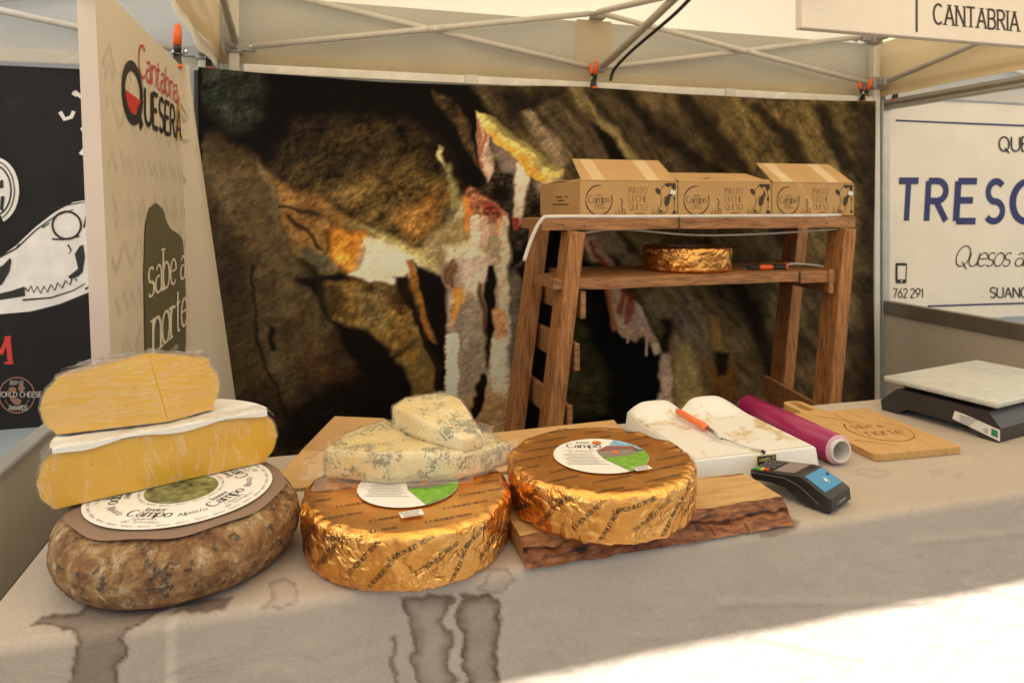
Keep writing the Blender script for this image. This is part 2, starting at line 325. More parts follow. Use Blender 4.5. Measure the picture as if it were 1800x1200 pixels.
def tent(label, x0, x1, y0, y1, zb, zt, zp, fab, rails, sidewall=False, middle=False):
    r = thing('canopy_tent', label, 'tent', ((x0+x1)/2, (y0+y1)/2, 0), group='market tents standing in a row')
    cx, cy = (x0+x1)/2, (y0+y1)/2
    cor = [(x0, y0), (x1, y0), (x1, y1), (x0, y1)]
    for k in range(4):
        a = Vector((*cor[k], 0)); b = Vector((*cor[(k+1) % 4], 0)); nrm = Vector(((a+b)/2-Vector((cx, cy, 0)))).normalized()
        def val(s, t, a=a, b=b, nrm=nrm, k=k):
            p = a.lerp(b, s); w = (.006*math.sin(s*19+k)+.004*math.sin(s*47+2*k))*(1-t)*(.25 if k == 0 else 1)
            return Vector((p.x, p.y, zb+(zt-zb)*t)) + nrm*w
        MB().sheet(val, 60, 6).build('valance', fab, r, True)
        hm = MB().sheet(lambda s, t: val(s, t*.16)-nrm*.003, 60, 2).build('hem', fab, r, True)
        def roof(s, t, a=a, b=b, k=k):
            p = a.lerp(b, s).lerp(Vector((cx, cy, 0)), t*.985); sag = -.07*math.sin(math.pi*t)*math.sin(math.pi*min(1, max(0, s)))
            return Vector((p.x, p.y, zt+(zp-zt)*t+sag+.004*math.sin(s*31)*t))
        MB().sheet(roof, 32, 16).build('roof_panel', fab, r, True)
    i = .045
    pc = [(x0+i, y0+i), (x1-i, y0+i), (x1-i, y1-i), (x0+i, y1-i)]
    for px, py in pc:
        mb = MB().box((px, py, zt/2-.01), (.034, .034, zt-.03), None, .004); mb.build('pole', M['tube'], r)
        MB().box((px, py, .006), (.11, .11, .012), None, .002).build('foot_plate', M['bracket'], r)
        for zz in (zb+.055, zt+.015):
            b = MB(); b.box((px, py, zz), (.05, .05, .055), None, .004)
            sx = 1 if px < cx else -1; sy = 1 if py < cy else -1
            b.box((px+sx*.045, py, zz), (.05, .022, .035), None, .003); b.box((px, py+sy*.045, zz), (.022, .05, .035), None, .003)
            k = b.build('bracket', M['bracket'], r)
            MB().tube([(px+sx*.055, py-.016, zz), (px+sx*.055, py+.016, zz)], .005, 8).build('bolt', M['steel'], k)
    zl, zu = zb+.055, zt+.02
    def bars(A, B):
        Mid = (A+B)/2; d = (B-A).normalized(); e = .06
        side = d.cross(Vector((0, 0, 1)))*.011
        lo = lambda p: Vector((p.x, p.y, zl)); hi = lambda p: Vector((p.x, p.y, zu))
        for P, Q in ((A+d*e, Mid-d*.02), (B-d*e, Mid+d*.02)):
            MB().tube([lo(P)+side, hi(Q)+side], .0115, 12).build('truss_bar', M['tube'], r, True)
            MB().tube([hi(P)-side, lo(Q)-side], .0115, 12).build('truss_bar', M['tube'], r, True)
            m = (P+Q)/2; c = Vector((m.x, m.y, (zl+zu)/2)); t = (hi(Q)-lo(P)).normalized()
            MB().tube([c+side-t*.03, c+side+t*.03], .0135, 12).build('sleeve', M['tube'], r, True)
            MB().tube([c-side*2.2, c+side*2.2], .004, 8).build('bolt', M['steel'], r)
        for z in (zl, zu):
            b = MB(); b.box((Mid.x, Mid.y, z), (.06 if abs(d.x) > .5 else .03, .03 if abs(d.x) > .5 else .06, .04), None, .004)
            b.build('bracket', M['bracket'], r)
        return Mid
    P = [Vector((*c, 0)) for c in pc]
    mids = {}
    for nm, (a, b) in dict(back=(3, 2), left=(0, 3), right=(1, 2), front=(0, 1)).items():
        if nm in rails: mids[nm] = bars(P[a], P[b])
    if middle:
        A, B = mids['front'], mids['back']; C_ = (A+B)/2
        for s, E_ in ((-1, A), (1, B)):
            d = (C_-E_).normalized(); lo = Vector((E_.x, E_.y, zl))+d*.03; hi = Vector((E_.x, E_.y, zu))+d*.03
            MB().tube([lo+Vector((.012, 0, 0)), Vector((C_.x+.012, C_.y, zl+.24))], .014, 12).build('truss_bar', M['tube'], r, True)
            MB().tube([hi-Vector((.012, 0, 0)), Vector((C_.x-.012, C_.y, zl-.02))], .0115, 12).build('truss_bar', M['tube'], r, True)
        MB().tube([(C_.x, C_.y, zl-.06), (C_.x, C_.y, zp-.02)], .02, 12).build('centre_post', M['tube'], r, True)
        MB().sheet(lambda s, t: Vector((mids['back'].x-.075+.15*s, y1-.012, zt-.17+.2*t)), 2, 2).build('patch', fab, r)
    if sidewall:
        def sw(s, t): return Vector((x0-.012+(x1-x0+.024)*s, y1+.1+.012*math.sin(s*26)+.006*math.sin(s*61), .03+(zb+.1)*t))
        MB().sheet(sw, 120, 8).build('sidewall', fab, r, True)
    return r
ZB = EYE+.49; ZT = EYE+.735
tent('cream canopy tent with scissor trusses sheltering the cheese table', -.325, 2.455, -.15, 2.56, ZB, ZT, 2.95, M['tent_cream'], ('back', 'left', 'right', 'front'), sidewall=True, middle=True)  # rear sidewall is unseen, added to block light from behind
tent('white canopy tent over the stall with the black skull banner', -3.2, -.333, -.15, 2.58, ZB-.025, ZT, 2.95, M['tent_white'], ('back', 'right'), sidewall=True)
tent('white canopy tent over the stall with the white lettered banner', 2.463, 5.3, -.15, 2.60, ZB+.02, ZT+.03, 2.95, M['tent_white'], ('back', 'left'), sidewall=True)

def partition(label, X, y0, y1, top, rt, rb, pm):
    r = thing('partition', label, 'partition', (X, (y0+y1)/2, 0))
    MB().box((X, (y0+y1)/2, (rb+.02)/2), (.012, y1-y0, rb-.02), None, .001).build('panel', pm, r)
    MB().box((X, (y0+y1)/2, (rt+rb)/2), (.034, y1-y0+.02, rt-rb), None, .003).build('rail', M['rail_brown'] if top else M['alu'], r)
    for y in (y0, y1):
        MB().box((X, y, (top or rt+.01)/2), (.04, .04, top or rt+.01), None, .004).build('post', M['alu'], r)
    if top: 
        b = MB().box((X, (y0+y1)/2, top-.022), (.036, y1-y0-.04, .045), None, .003).build('beam', M['alu'], r)
        MB().box((X-.0195, (y0+y1)/2, top-.022), (.003, y1-y0-.06, .012), None, .0005).build('groove', M['rail_brown'], b)
    return r
partition('beige panel partition with bronze rail and high aluminium beam', 2.49, .5, 2.55, EYE+.475, EYE-.436, EYE-.496, M['panel'])
pl = plain('grey_green_panel', (.60, .53, .41), .5, vary=.05, vscale=3)
partition('low beige panel partition beside the end of the table with the rind wheel', -.52, -.2, 2.5, None, EYE-.44, EYE-.456, pl)
# white rail that carries the cave banner
r = thing('hanging_rail', 'white aluminium rail running along the top of the cave banner', 'rail', (1.1, 2.515, 0))
MB().box((1.08, 2.515, ZB-.022), (2.66, .02, .032), None, .003).build('bar', plain('white_rail', (.74, .70, .63), .45), r)
for x in (.55, 1.66): MB().box((x, 2.512, ZB-.022), (.05, .03, .036), None, .003).build('joint', M['tube'], r)
for x in (-.25, 2.4): MB().box((x, 2.515, (ZB-.04)/2), (.03, .02, ZB-.04), None, .003).build('upright', M['tube'], r)

# ------------------------------------------------------------------ numpy painting tools for prints
def vnoise(x, y, seed):
    rng = np.random.RandomState(seed); tab = rng.rand(256, 256)
    xi = np.floor(x).astype(int); yi = np.floor(y).astype(int); fx = x-xi; fy = y-yi
    fx = fx*fx*(3-2*fx); fy = fy*fy*(3-2*fy); g = lambda a, b: tab[a % 256, b % 256]
    return (g(xi, yi)*(1-fx)+g(xi+1, yi)*fx)*(1-fy)+(g(xi, yi+1)*(1-fx)+g(xi+1, yi+1)*fx)*fy
def fbm(x, y, seed, oct=4, gain=.55):
    s = 0; a = 1; t = 0
    for k in range(oct): s = s+a*vnoise(x*2**k+17*k, y*2**k+31*k, seed+k); t += a; a *= gain
    return s/t
def sdist(x, y, poly):
    d = np.full(x.shape, 1e9); ins = np.zeros(x.shape, bool); n = len(poly)
    for i in range(n):
        ax, ay = poly[i]; bx, by = poly[(i+1) % n]; ex, ey = bx-ax, by-ay
        t = np.clip(((x-ax)*ex+(y-ay)*ey)/(ex*ex+ey*ey+1e-9), 0, 1)
        d = np.minimum(d, np.hypot(x-ax-t*ex, y-ay-t*ey))
        c = ((ay > y) != (by > y)) & (x < ex*(y-ay)/(by-ay+1e-12)+ax); ins ^= c
    return np.where(ins, d, -d)
def sstep(a, b, v): t = np.clip((v-a)/(b-a), 0, 1); return t*t*(3-2*t)
def grid_obj(name, P, nu, nv, mat, parent=None, attr=None, fattr=None):
    me = bpy.data.meshes.new(name); N = (nu+1)*(nv+1)
    me.vertices.add(N); me.vertices.foreach_set('co', P.astype(np.float32).ravel())
    i, j = np.meshgrid(np.arange(nu), np.arange(nv), indexing='ij'); a = i*(nv+1)+j
    q = np.stack([a, a+nv+1, a+nv+2, a+1], -1).reshape(-1)
    me.loops.add(len(q)); me.loops.foreach_set('vertex_index', q.astype(np.int32))
    me.polygons.add(len(q)//4); me.polygons.foreach_set('loop_start', np.arange(0, len(q), 4, dtype=np.int32)); me.polygons.foreach_set('loop_total', np.full(len(q)//4, 4, np.int32))
    me.polygons.foreach_set('use_smooth', np.ones(len(q)//4, bool)); me.update(calc_edges=True)
    if attr is not None:
        A = me.color_attributes.new('print', 'FLOAT_COLOR', 'POINT'); A.data.foreach_set('color', np.concatenate([attr, np.ones((N, 1))], 1).astype(np.float32).ravel())
    if fattr is not None:
        A = me.attributes.new('stain', 'FLOAT', 'POINT'); A.data.foreach_set('value', fattr.astype(np.float32).ravel())
    me.materials.append(mat); o = bpy.data.objects.new(name, me); COL.objects.link(o)
    if parent: o.parent = parent
    return o
def project(P):
    X, Y, Z = P[..., 0], P[..., 1], P[..., 2]-EYE
    f = X*SN+Y*CS; return 900+1200*(X*CS-Y*SN)/f, 360-1200*Z/f

# ------------------------------------------------------------------ the cave photograph printed on the back banner
def cave_banner():
    Yb = 2.475; nu, nv = 690, 420
    x0 = atY(349, 200, Yb).x; x1 = atY(1538, 200, Yb).x; z1 = EYE+.459; z0 = .42
    s, t = np.meshgrid(np.linspace(0, 1, nu+1), np.linspace(0, 1, nv+1), indexing='ij')
    P = np.zeros((nu+1, nv+1, 3)); P[..., 0] = x0+(x1-x0)*s; P[..., 1] = Yb; P[..., 2] = z0+(z1-z0)*t
    x, y = project(P)
    P[..., 1] += .010*np.sin(s*21+t*2)*(1.1-t)+.005*np.sin(s*43+t*5)+.006*np.sin(t*9+s*3)*(1-t)
    P[..., 2] += -.012*np.sin(np.clip(s*2.1, 0, 1)*math.pi)*t**6*.6-.012*np.abs(np.sin(s*2*math.pi))*t**6
    wx = x+18*(fbm(x/34, y/34, 3, 2)-.5)+5*(fbm(x/13, y/13, 9, 2)-.5); wy = y+18*(fbm(x/34, y/34, 5, 2)-.5)+5*(fbm(x/13, y/13, 12, 2)-.5)
    C = np.zeros(x.shape+(3,)); C[:] = lin((18, 14, 12))
    rough = fbm(x/15, y/11, 21, 4); fine = fbm(x/6, y/5, 33, 3); big = fbm(x/60, y/60, 41, 4)
    dx_, dy_ = (x*.58+y*.81), (x*.81-y*.58)      # along / across the rock strata (falling to the right)
    strata = .75*fbm(dx_/48, dy_/11, 51, 5, .62)+.25*fbm(x/9, y/9, 53, 3); strata2 = .7*fbm(dx_/34, dy_/15, 61, 5, .65)+.3*fbm(x/8, y/8, 63, 3)
    gridn = .5+.62*(.7*rough+.3*fine-.5)+.5*(fbm(x/42, y/42, 71, 3)-.5)
    RM = np.full(x.shape, .35)
    def paint(poly, col, f=6, tex=.5, amt=1.0, col2=None, n=None, warp=True, line=False, rel=None):
        a, b = (wx, wy) if warp else (x, y)
        if line: 
            d = np.full(x.shape, 1e9)
            for (ax, ay), (bx, by) in zip(poly[:-1], poly[1:]):
                ex, ey = bx-ax, by-ay; q = np.clip(((a-ax)*ex+(b-ay)*ey)/(ex*ex+ey*ey), 0, 1); d = np.minimum(d, np.hypot(a-ax-q*ex, b-ay-q*ey))
            m = sstep(line+f, line-f*.3, d)
        else: m = sstep(-f, f, sdist(a, b, poly))
        nn = gridn if n is None else n
        k = np.clip(1+tex*2.6*(nn-.5), .12, 2.2)[..., None]; c = np.array(lin(col))
        if col2 is not None: w = sstep(.42, .6, big+.35*(nn-.5))[..., None]; c = c*(1-w)+np.array(lin(col2))*w
        RM[:] = RM*(1-m*amt)+(rel if rel is not None else min(1, tex*.8))*m*amt
        m = (m*amt)[..., None]; C[:] = C*(1-m)+c*k*m
    # rock on the right, in falling strata
    paint([(800, 110), (1560, 110), (1560, 810), (1080, 810), (1050, 560), (960, 330), (900, 240), (850, 170)], (92, 77, 50), 10, .95, n=strata, col2=(70, 58, 40), rel=.6)
    paint([(1250, 150), (1545, 150), (1545, 520), (1400, 420), (1300, 300)], (108, 90, 52), 40, 1.3, .8, n=strata2)
    paint([(860, 150), (1000, 150), (940, 200), (900, 220)], (28, 22, 18), 25, .5, .9)
    paint([(925, 195), (965, 165), (1060, 240), (1085, 300), (1000, 300)], (78, 66, 48), 8, 1.1, n=strata)
    paint([(915, 195), (935, 190), (1010, 285), (975, 295)], (120, 104, 82), 7, .9, n=strata)
    paint([(995, 148), (1020, 148), (1060, 205), (1140, 300), (1105, 300), (1045, 215)], (128, 112, 74), 6, .8, n=strata)
    paint([(1040, 212), (1062, 232), (1095, 262), (1115, 300), (1082, 300), (1060, 262)], (20, 15, 12), 5, .3)
    for q, w in (([(1090, 160), (1180, 250), (1260, 300)], 9), ([(1210, 175), (1300, 300), (1380, 420)], 12), ([(1330, 185), (1400, 260), (1450, 380)], 10), ([(1440, 190), (1490, 290)], 12), ([(1240, 430), (1330, 560), (1370, 690)], 9), ([(1180, 440), (1260, 560)], 6)):
        paint(q, (24, 18, 13), 14, .3, .85, line=w)
    paint([(1110, 470), (1210, 455), (1290, 560), (1345, 720), (1180, 730), (1170, 600)], (122, 104, 78), 18, .9, n=strata, col2=(104, 84, 50))
    paint([(1245, 545), (1262, 560), (1275, 625), (1262, 625), (1247, 580)], (140, 108, 52), 5, .4)
    paint([(1250, 650), (1290, 640), (1300, 700), (1255, 720)], (112, 76, 28), 8, .6)
    paint([(1260, 620), (1285, 620), (1280, 660), (1262, 665)], (34, 24, 16), 6)
    paint([(1490, 170), (1560, 170), (1560, 800), (1500, 800), (1510, 500)], (34, 27, 19), 22, 1, .85, n=strata2)
    # dark cave mouth and rock under the shelf
    paint([(985, 420), (1045, 470), (1075, 520), (1110, 590), (1165, 615), (1165, 800), (930, 800), (930, 560)], (14, 11, 9), 5, .2)
    paint([(1000, 560), (1030, 575), (1062, 660), (1062, 720), (990, 740), (985, 620)], (62, 58, 30), 16, 1, .9)
    paint([(1000, 500), (1030, 500), (1050, 560), (1010, 560)], (28, 28, 18), 16, .9)
    paint([(1010, 405), (1080, 400), (1110, 440), (1150, 480), (1120, 480), (1080, 450), (1040, 420)], (146, 126, 102), 7, .6)
    paint([(1100, 405), (1165, 420), (1180, 470), (1200, 540), (1165, 530), (1140, 470)], (128, 112, 70), 9, .7, n=strata)
    paint([(1020, 410), (1050, 410), (1075, 455), (1090, 505), (1125, 545), (1150, 585), (1163, 608), (1140, 600), (1128, 592), (1112, 598), (1095, 592), (1080, 560), (1070, 520), (1068, 470), (1045, 460), (1030, 440)], (186, 152, 132), 3.5, .35, col2=(176, 138, 108))
    for q in ([(1040, 425), (1055, 455), (1064, 472)], [(1098, 510), (1094, 545)], [(1110, 520), (1104, 560)]): paint(q, (150, 52, 28), 4, .6, .8, line=3.2)
    paint([(1070, 500), (1072, 540), (1080, 570)], (196, 116, 60), 5, .3, .7, line=4)
    for xx, ya, yb in ((1104, 590, 601), (1138, 592, 624)): paint([(xx, ya), (xx-1, yb)], (186, 150, 126), 2, .1, line=1.4, warp=False)
    paint([(1146, 597), (1160, 600), (1168, 610), (1152, 620)], (180, 160, 128), 3, .3)
    paint([(1163, 612), (1180, 615), (1184, 800), (1161, 800)], (176, 150, 128), 4, .45)
    paint([(1184, 622), (1215, 600), (1240, 720), (1240, 800), (1184, 800)], (140, 120, 74), 8, .8)
    paint([(1162, 560), (1180, 560), (1180, 620), (1166, 615)], (40, 28, 16), 6, .6)
    # left: dim wall, greenish corner, big boulder
    paint([(335, 100), (455, 110), (470, 160), (440, 225), (395, 215), (360, 185), (335, 160)], (48, 52, 42), 22, 1.2, .9)
    paint([(335, 245), (385, 232), (430, 260), (470, 310), (500, 360), (515, 430), (545, 490), (600, 590), (660, 690), (700, 800), (335, 800)], (84, 69, 45), 14, .7, col2=(64, 50, 30))
    paint([(380, 300), (440, 290), (480, 330), (492, 400), (470, 440), (400, 420)], (98, 80, 52), 24, .7, .6)
    paint([(335, 350), (385, 360), (430, 470), (450, 590), (500, 720), (520, 800), (335, 800)], (46, 36, 24), 22, .8, .8)
    paint([(420, 580), (445, 590), (480, 680), (420, 690), (400, 640)], (70, 56, 30), 18, .7, .7)
    paint([(445, 470), (450, 580), (470, 650), (510, 745)], (26, 20, 14), 4, .2, .8, line=2)
    paint([(472, 572), (484, 576), (487, 612), (478, 614)], (20, 15, 12), 4, .2, .95)
    paint([(560, 660), (640, 640), (720, 690), (760, 800), (480, 800), (500, 720)], (26, 19, 14), 24, .4)
    paint([(520, 560), (560, 610), (620, 660), (560, 680), (520, 640)], (84, 58, 34), 20, .7, .7)
    paint([(465, 300), (520, 215), (620, 200), (720, 205), (780, 260), (802, 320), (800, 360), (770, 420), (730, 445), (640, 400), (560, 355), (480, 320)], (62, 49, 29), 20, 1.5, col2=(46, 36, 24))
    paint([(560, 330), (640, 310), (740, 290), (795, 320), (795, 370), (760, 430), (700, 425), (620, 390)], (116, 92, 50), 26, 1.4, .85)
    paint([(690, 385), (760, 330), (785, 345), (760, 400), (720, 420)], (150, 104, 44), 16, 1.1, .7)
    paint([(775, 262), (790, 285), (803, 330), (803, 365), (788, 370), (785, 310)], (136, 124, 82), 6, .8)
    paint([(768, 255), (778, 262), (784, 282), (776, 276)], (196, 180, 130), 3, .3)
    paint([(468, 300), (500, 325), (560, 345), (600, 375), (660, 412), (700, 440), (690, 480), (640, 490), (560, 465), (520, 440), (490, 370)], (142, 104, 54), 8, .8, col2=(118, 84, 42))
    paint([(450, 285), (470, 300), (490, 340), (500, 420), (485, 380), (470, 330)], (104, 88, 62), 5, .5)
    for q in ([(495, 360), (530, 372), (560, 378)], [(556, 455), (575, 430), (580, 405)], [(510, 385), (540, 405), (560, 430)], [(560, 470), (572, 448)]): paint(q, (30, 22, 14), 5, .3, .85, line=2.4)
    paint([(585, 398), (630, 408), (660, 425), (650, 455), (638, 475), (600, 468), (575, 440)], (206, 132, 28), 10, .7, .95)
    paint([(520, 430), (570, 440), (600, 470), (560, 480)], (96, 88, 64), 10, .7)
    # pale flowstone
    paint([(620, 478), (640, 428), (668, 418), (720, 438), (768, 458), (795, 415), (815, 350), (836, 338), (858, 380), (880, 385), (893, 380), (897, 470), (897, 770), (800, 770), (786, 640), (783, 500), (768, 474), (735, 470), (712, 490), (690, 505), (655, 496)], (178, 160, 136), 6, .25, col2=(158, 142, 116))
    paint([(640, 425), (668, 418), (720, 440), (765, 462), (735, 470), (712, 490), (690, 505), (655, 495), (612, 478), (640, 465)], (206, 186, 160), 5, .32)
    paint([(612, 392), (660, 405), (740, 440), (800, 462), (800, 478), (750, 468), (690, 432)], (176, 160, 104), 8, .45)
    paint([(730, 442), (790, 385), (812, 345), (838, 345), (850, 400), (862, 452), (852, 480), (800, 490), (770, 466)], (182, 168, 134), 9, .45, col2=(160, 140, 96))
    paint([(775, 440), (830, 420), (858, 450), (850, 470), (790, 475)], (206, 190, 164), 8, .3, .8)
    # lower rock: shadows and lit ochre faces
    paint([(520, 490), (590, 480), (690, 505), (790, 480), (790, 800), (600, 800), (660, 690), (600, 590), (550, 520)], (22, 16, 12), 6, .2)
    paint([(570, 495), (640, 490), (690, 508), (712, 490), (735, 520), (730, 570), (748, 590), (690, 620), (655, 590), (625, 575), (585, 560)], (146, 112, 52), 8, 1.1, col2=(124, 102, 60))
    paint([(560, 490), (600, 500), (620, 560), (590, 560), (560, 520)], (60, 46, 24), 14, .8, .8)
    paint([(675, 530), (700, 505), (735, 500), (738, 520), (700, 540)], (58, 40, 22), 8, .6, .8)
    paint([(618, 575), (650, 578), (680, 620), (660, 640), (625, 610)], (24, 17, 12), 10, .3)
    paint([(698, 628), (742, 592), (760, 620), (768, 650), (772, 690), (730, 705), (712, 660)], (148, 112, 44), 6, .7, col2=(118, 98, 52))
    paint([(712, 460), (722, 456), (735, 486), (755, 556), (770, 600), (756, 590), (735, 530), (716, 490)], (146, 98, 38), 4, .6)
    paint([(690, 490), (712, 482), (740, 560), (752, 590), (764, 620), (780, 690), (770, 700), (755, 630), (735, 565)], (36, 24, 18), 4, .2)
    paint([(722, 458), (750, 474), (782, 484), (786, 560), (776, 585), (755, 555), (738, 490)], (24, 17, 14), 4, .2)
    # columns
    paint([(782, 462), (845, 450), (872, 462), (858, 500), (850, 560), (852, 640), (846, 700), (838, 760), (790, 760), (786, 640), (783, 560)], (168, 150, 128), 5, .4, col2=(146, 130, 112))
    paint([(800, 455), (865, 455), (850, 520), (810, 510)], (200, 172, 156), 10, .25, .8)
    paint([(794, 508), (808, 505), (816, 525), (806, 555), (793, 572)], (212, 140, 46), 6, .4)
    for q in ([(792, 462), (788, 500)], [(797, 470), (794, 505)]): paint(q, (110, 62, 26), 3, .4, .8, line=2)
    paint([(842, 498), (852, 500), (854, 560), (858, 640), (852, 650), (846, 560)], (96, 66, 34), 4, .4)
    paint([(856, 470), (868, 465), (874, 500), (872, 545), (862, 600), (856, 655), (852, 600), (854, 540)], (26, 18, 14), 3, .2)
    paint([(876, 540), (905, 470), (925, 440), (940, 480), (910, 640), (890, 640)], (116, 104, 88), 7, .6)
    paint([(905, 470), (930, 445), (935, 500), (920, 495)], (24, 18, 15), 6, .3)
    paint([(877, 370), (892, 370), (893, 480), (895, 560), (897, 700), (892, 770), (862, 770), (868, 640), (878, 560), (876, 480)], (186, 166, 146), 4, .35)
    for k in range(15): 
        yy = 592+9*k; paint([(788+1.2*math.sin(k*2), yy), (802+2*math.sin(k), yy-2)], (204, 192, 166), 3, .3, line=3.6, warp=False)
        if k < 13: paint([(868+1.5*math.sin(k*1.7), yy+6), (884, yy+4)], (202, 182, 156), 3, .3, line=3.8, warp=False)
    paint([(866, 545), (876, 540), (886, 546), (884, 590), (868, 592)], (206, 150, 98), 4, .4)
    paint([(800, 715), (850, 690), (892, 700), (895, 800), (800, 800)], (164, 124, 60), 14, .6, .8)
    paint([(848, 664), (842, 690), (832, 735)], (30, 20, 15), 4, .2, line=6)
    # stained curtain and stalactites
    paint([(812, 340), (828, 325), (850, 335), (875, 355), (893, 375), (880, 392), (862, 388), (850, 392), (836, 385), (820, 395)], (150, 96, 72), 5, .9, n=fine)
    paint([(815, 345), (824, 350), (822, 400), (815, 420), (812, 385)], (202, 122, 44), 4, .5)
    paint([(845, 350), (868, 352), (878, 372), (850, 378)], (132, 46, 34), 6, .9, .8, n=fine)
    for xa, ya, yb, w, c in ((846, 385, 425, 6, (186, 150, 130)), (872, 385, 412, 4, (188, 128, 84)), (884, 380, 470, 5, (190, 165, 145)), (832, 385, 430, 7, (196, 172, 150)), (853, 395, 428, 4, (180, 150, 132))):
        paint([(xa, ya), (xa, yb)], c, 3, .4, line=w, warp=True)
    paint([(858, 240), (905, 285), (960, 330), (950, 420), (900, 440), (895, 370), (850, 330)], (58, 48, 38), 8, 1, n=fine)
    paint([(868, 330), (890, 325), (900, 350), (880, 355)], (26, 20, 16), 6, .3)
    paint([(866, 245), (905, 280), (908, 300), (880, 300), (864, 270)], (126, 110, 100), 6, .5)
    paint([(838, 195), (850, 215), (862, 240), (863, 300), (858, 318), (843, 295), (840, 240)], (182, 152, 132), 3, .4)
    for q in ([(843, 215), (846, 290)], [(854, 225), (852, 260)]): paint(q, (150, 78, 40), 3, .4, .8, line=2)
    paint([(760, 150), (790, 165), (822, 210), (838, 260), (845, 300), (830, 275), (800, 220), (770, 170)], (78, 60, 40), 6, 1.1)
    paint([(828, 190), (838, 200), (842, 290), (836, 270)], (14, 11, 9), 3, .1)
    paint([(905, 290), (920, 290), (932, 310), (926, 360), (915, 395), (904, 400), (906, 350)], (198, 176, 158), 4, .3)
    paint([(902, 380), (916, 380), (910, 408), (904, 408)], (158, 52, 48), 3, .6)
    paint([(836, 193), (858, 200), (905, 238), (990, 300), (985, 318), (955, 318), (925, 300), (880, 256), (850, 222)], (188, 168, 96), 3.5, .5)
    paint([(850, 222), (862, 224), (905, 262), (965, 306), (960, 322), (930, 306), (885, 262)], (208, 152, 56), 3, .4)
    paint([(862, 206), (905, 240), (980, 296)], (128, 118, 70), 4, .4, .8, line=4)
    paint([(940, 318), (985, 315), (1000, 340), (985, 380), (950, 345)], (150, 134, 116), 8, .6)
    paint([(335, 108), (352, 108), (352, 800), (335, 800)], (16, 14, 13), 2, .1)
    hgt = fbm(x/17, y/13, 101, 5, .62); hs = fbm(dx_/70, dy_/12, 111, 5, .6)
    wr = sstep(930, 1080, x)*sstep(700, 520, y-.25*(x-1000)); hh = hgt*(1-wr)+hs*wr
    gx, gy = np.gradient(hh); kk = RM; rel = np.clip(1+6*kk*(gx*.8-gy*.6), .3, 1.9); C *= rel[..., None]
    C *= (.78+.44*fbm(x/5, y/4.5, 121, 3))[..., None]
    C = C**1.1; gain = 1.4; C *= (1+.35*sstep(.16, .42, C.mean(-1)))[..., None]
    C = C*.9+C.mean(-1, keepdims=True)*.1*np.array([1.04, 1, .86])
    C *= (.82+.36*fbm(x/2.6, y/2.6, 141, 2))[..., None]
    C = np.clip(C*gain, .003, .82)
    m, n, l, b = newmat('printed_cave_cloth')
    at = n.new('ShaderNodeAttribute'); at.attribute_name = 'print'; l.new(at.outputs['Color'], b.inputs['Base Color'])
    b.inputs['Roughness'].default_value = .75; b.inputs['Specular IOR Level'].default_value = .08
    v = coords(n, l); bump(n, l, b, tex_noise(n, l, v, 6, 4), .35, .015)
    r = thing('cave_banner', 'large cloth banner printed with a cave of dark rock and pale stalactites', 'banner', ((x0+x1)/2, Yb, z0))
    c = grid_obj('cloth', P-np.array(r.location), nu, nv, m, r, attr=C.reshape(-1, 3))
    sw = MB(); sw.tube([(x0-.004, Yb+.012, z0), (x0-.004, Yb+.012, z1-.01)], .012, 8); sw.build('side_hem', plain('black_hem', (.02, .018, .017), .6), r, True)
    return r
cave_banner()
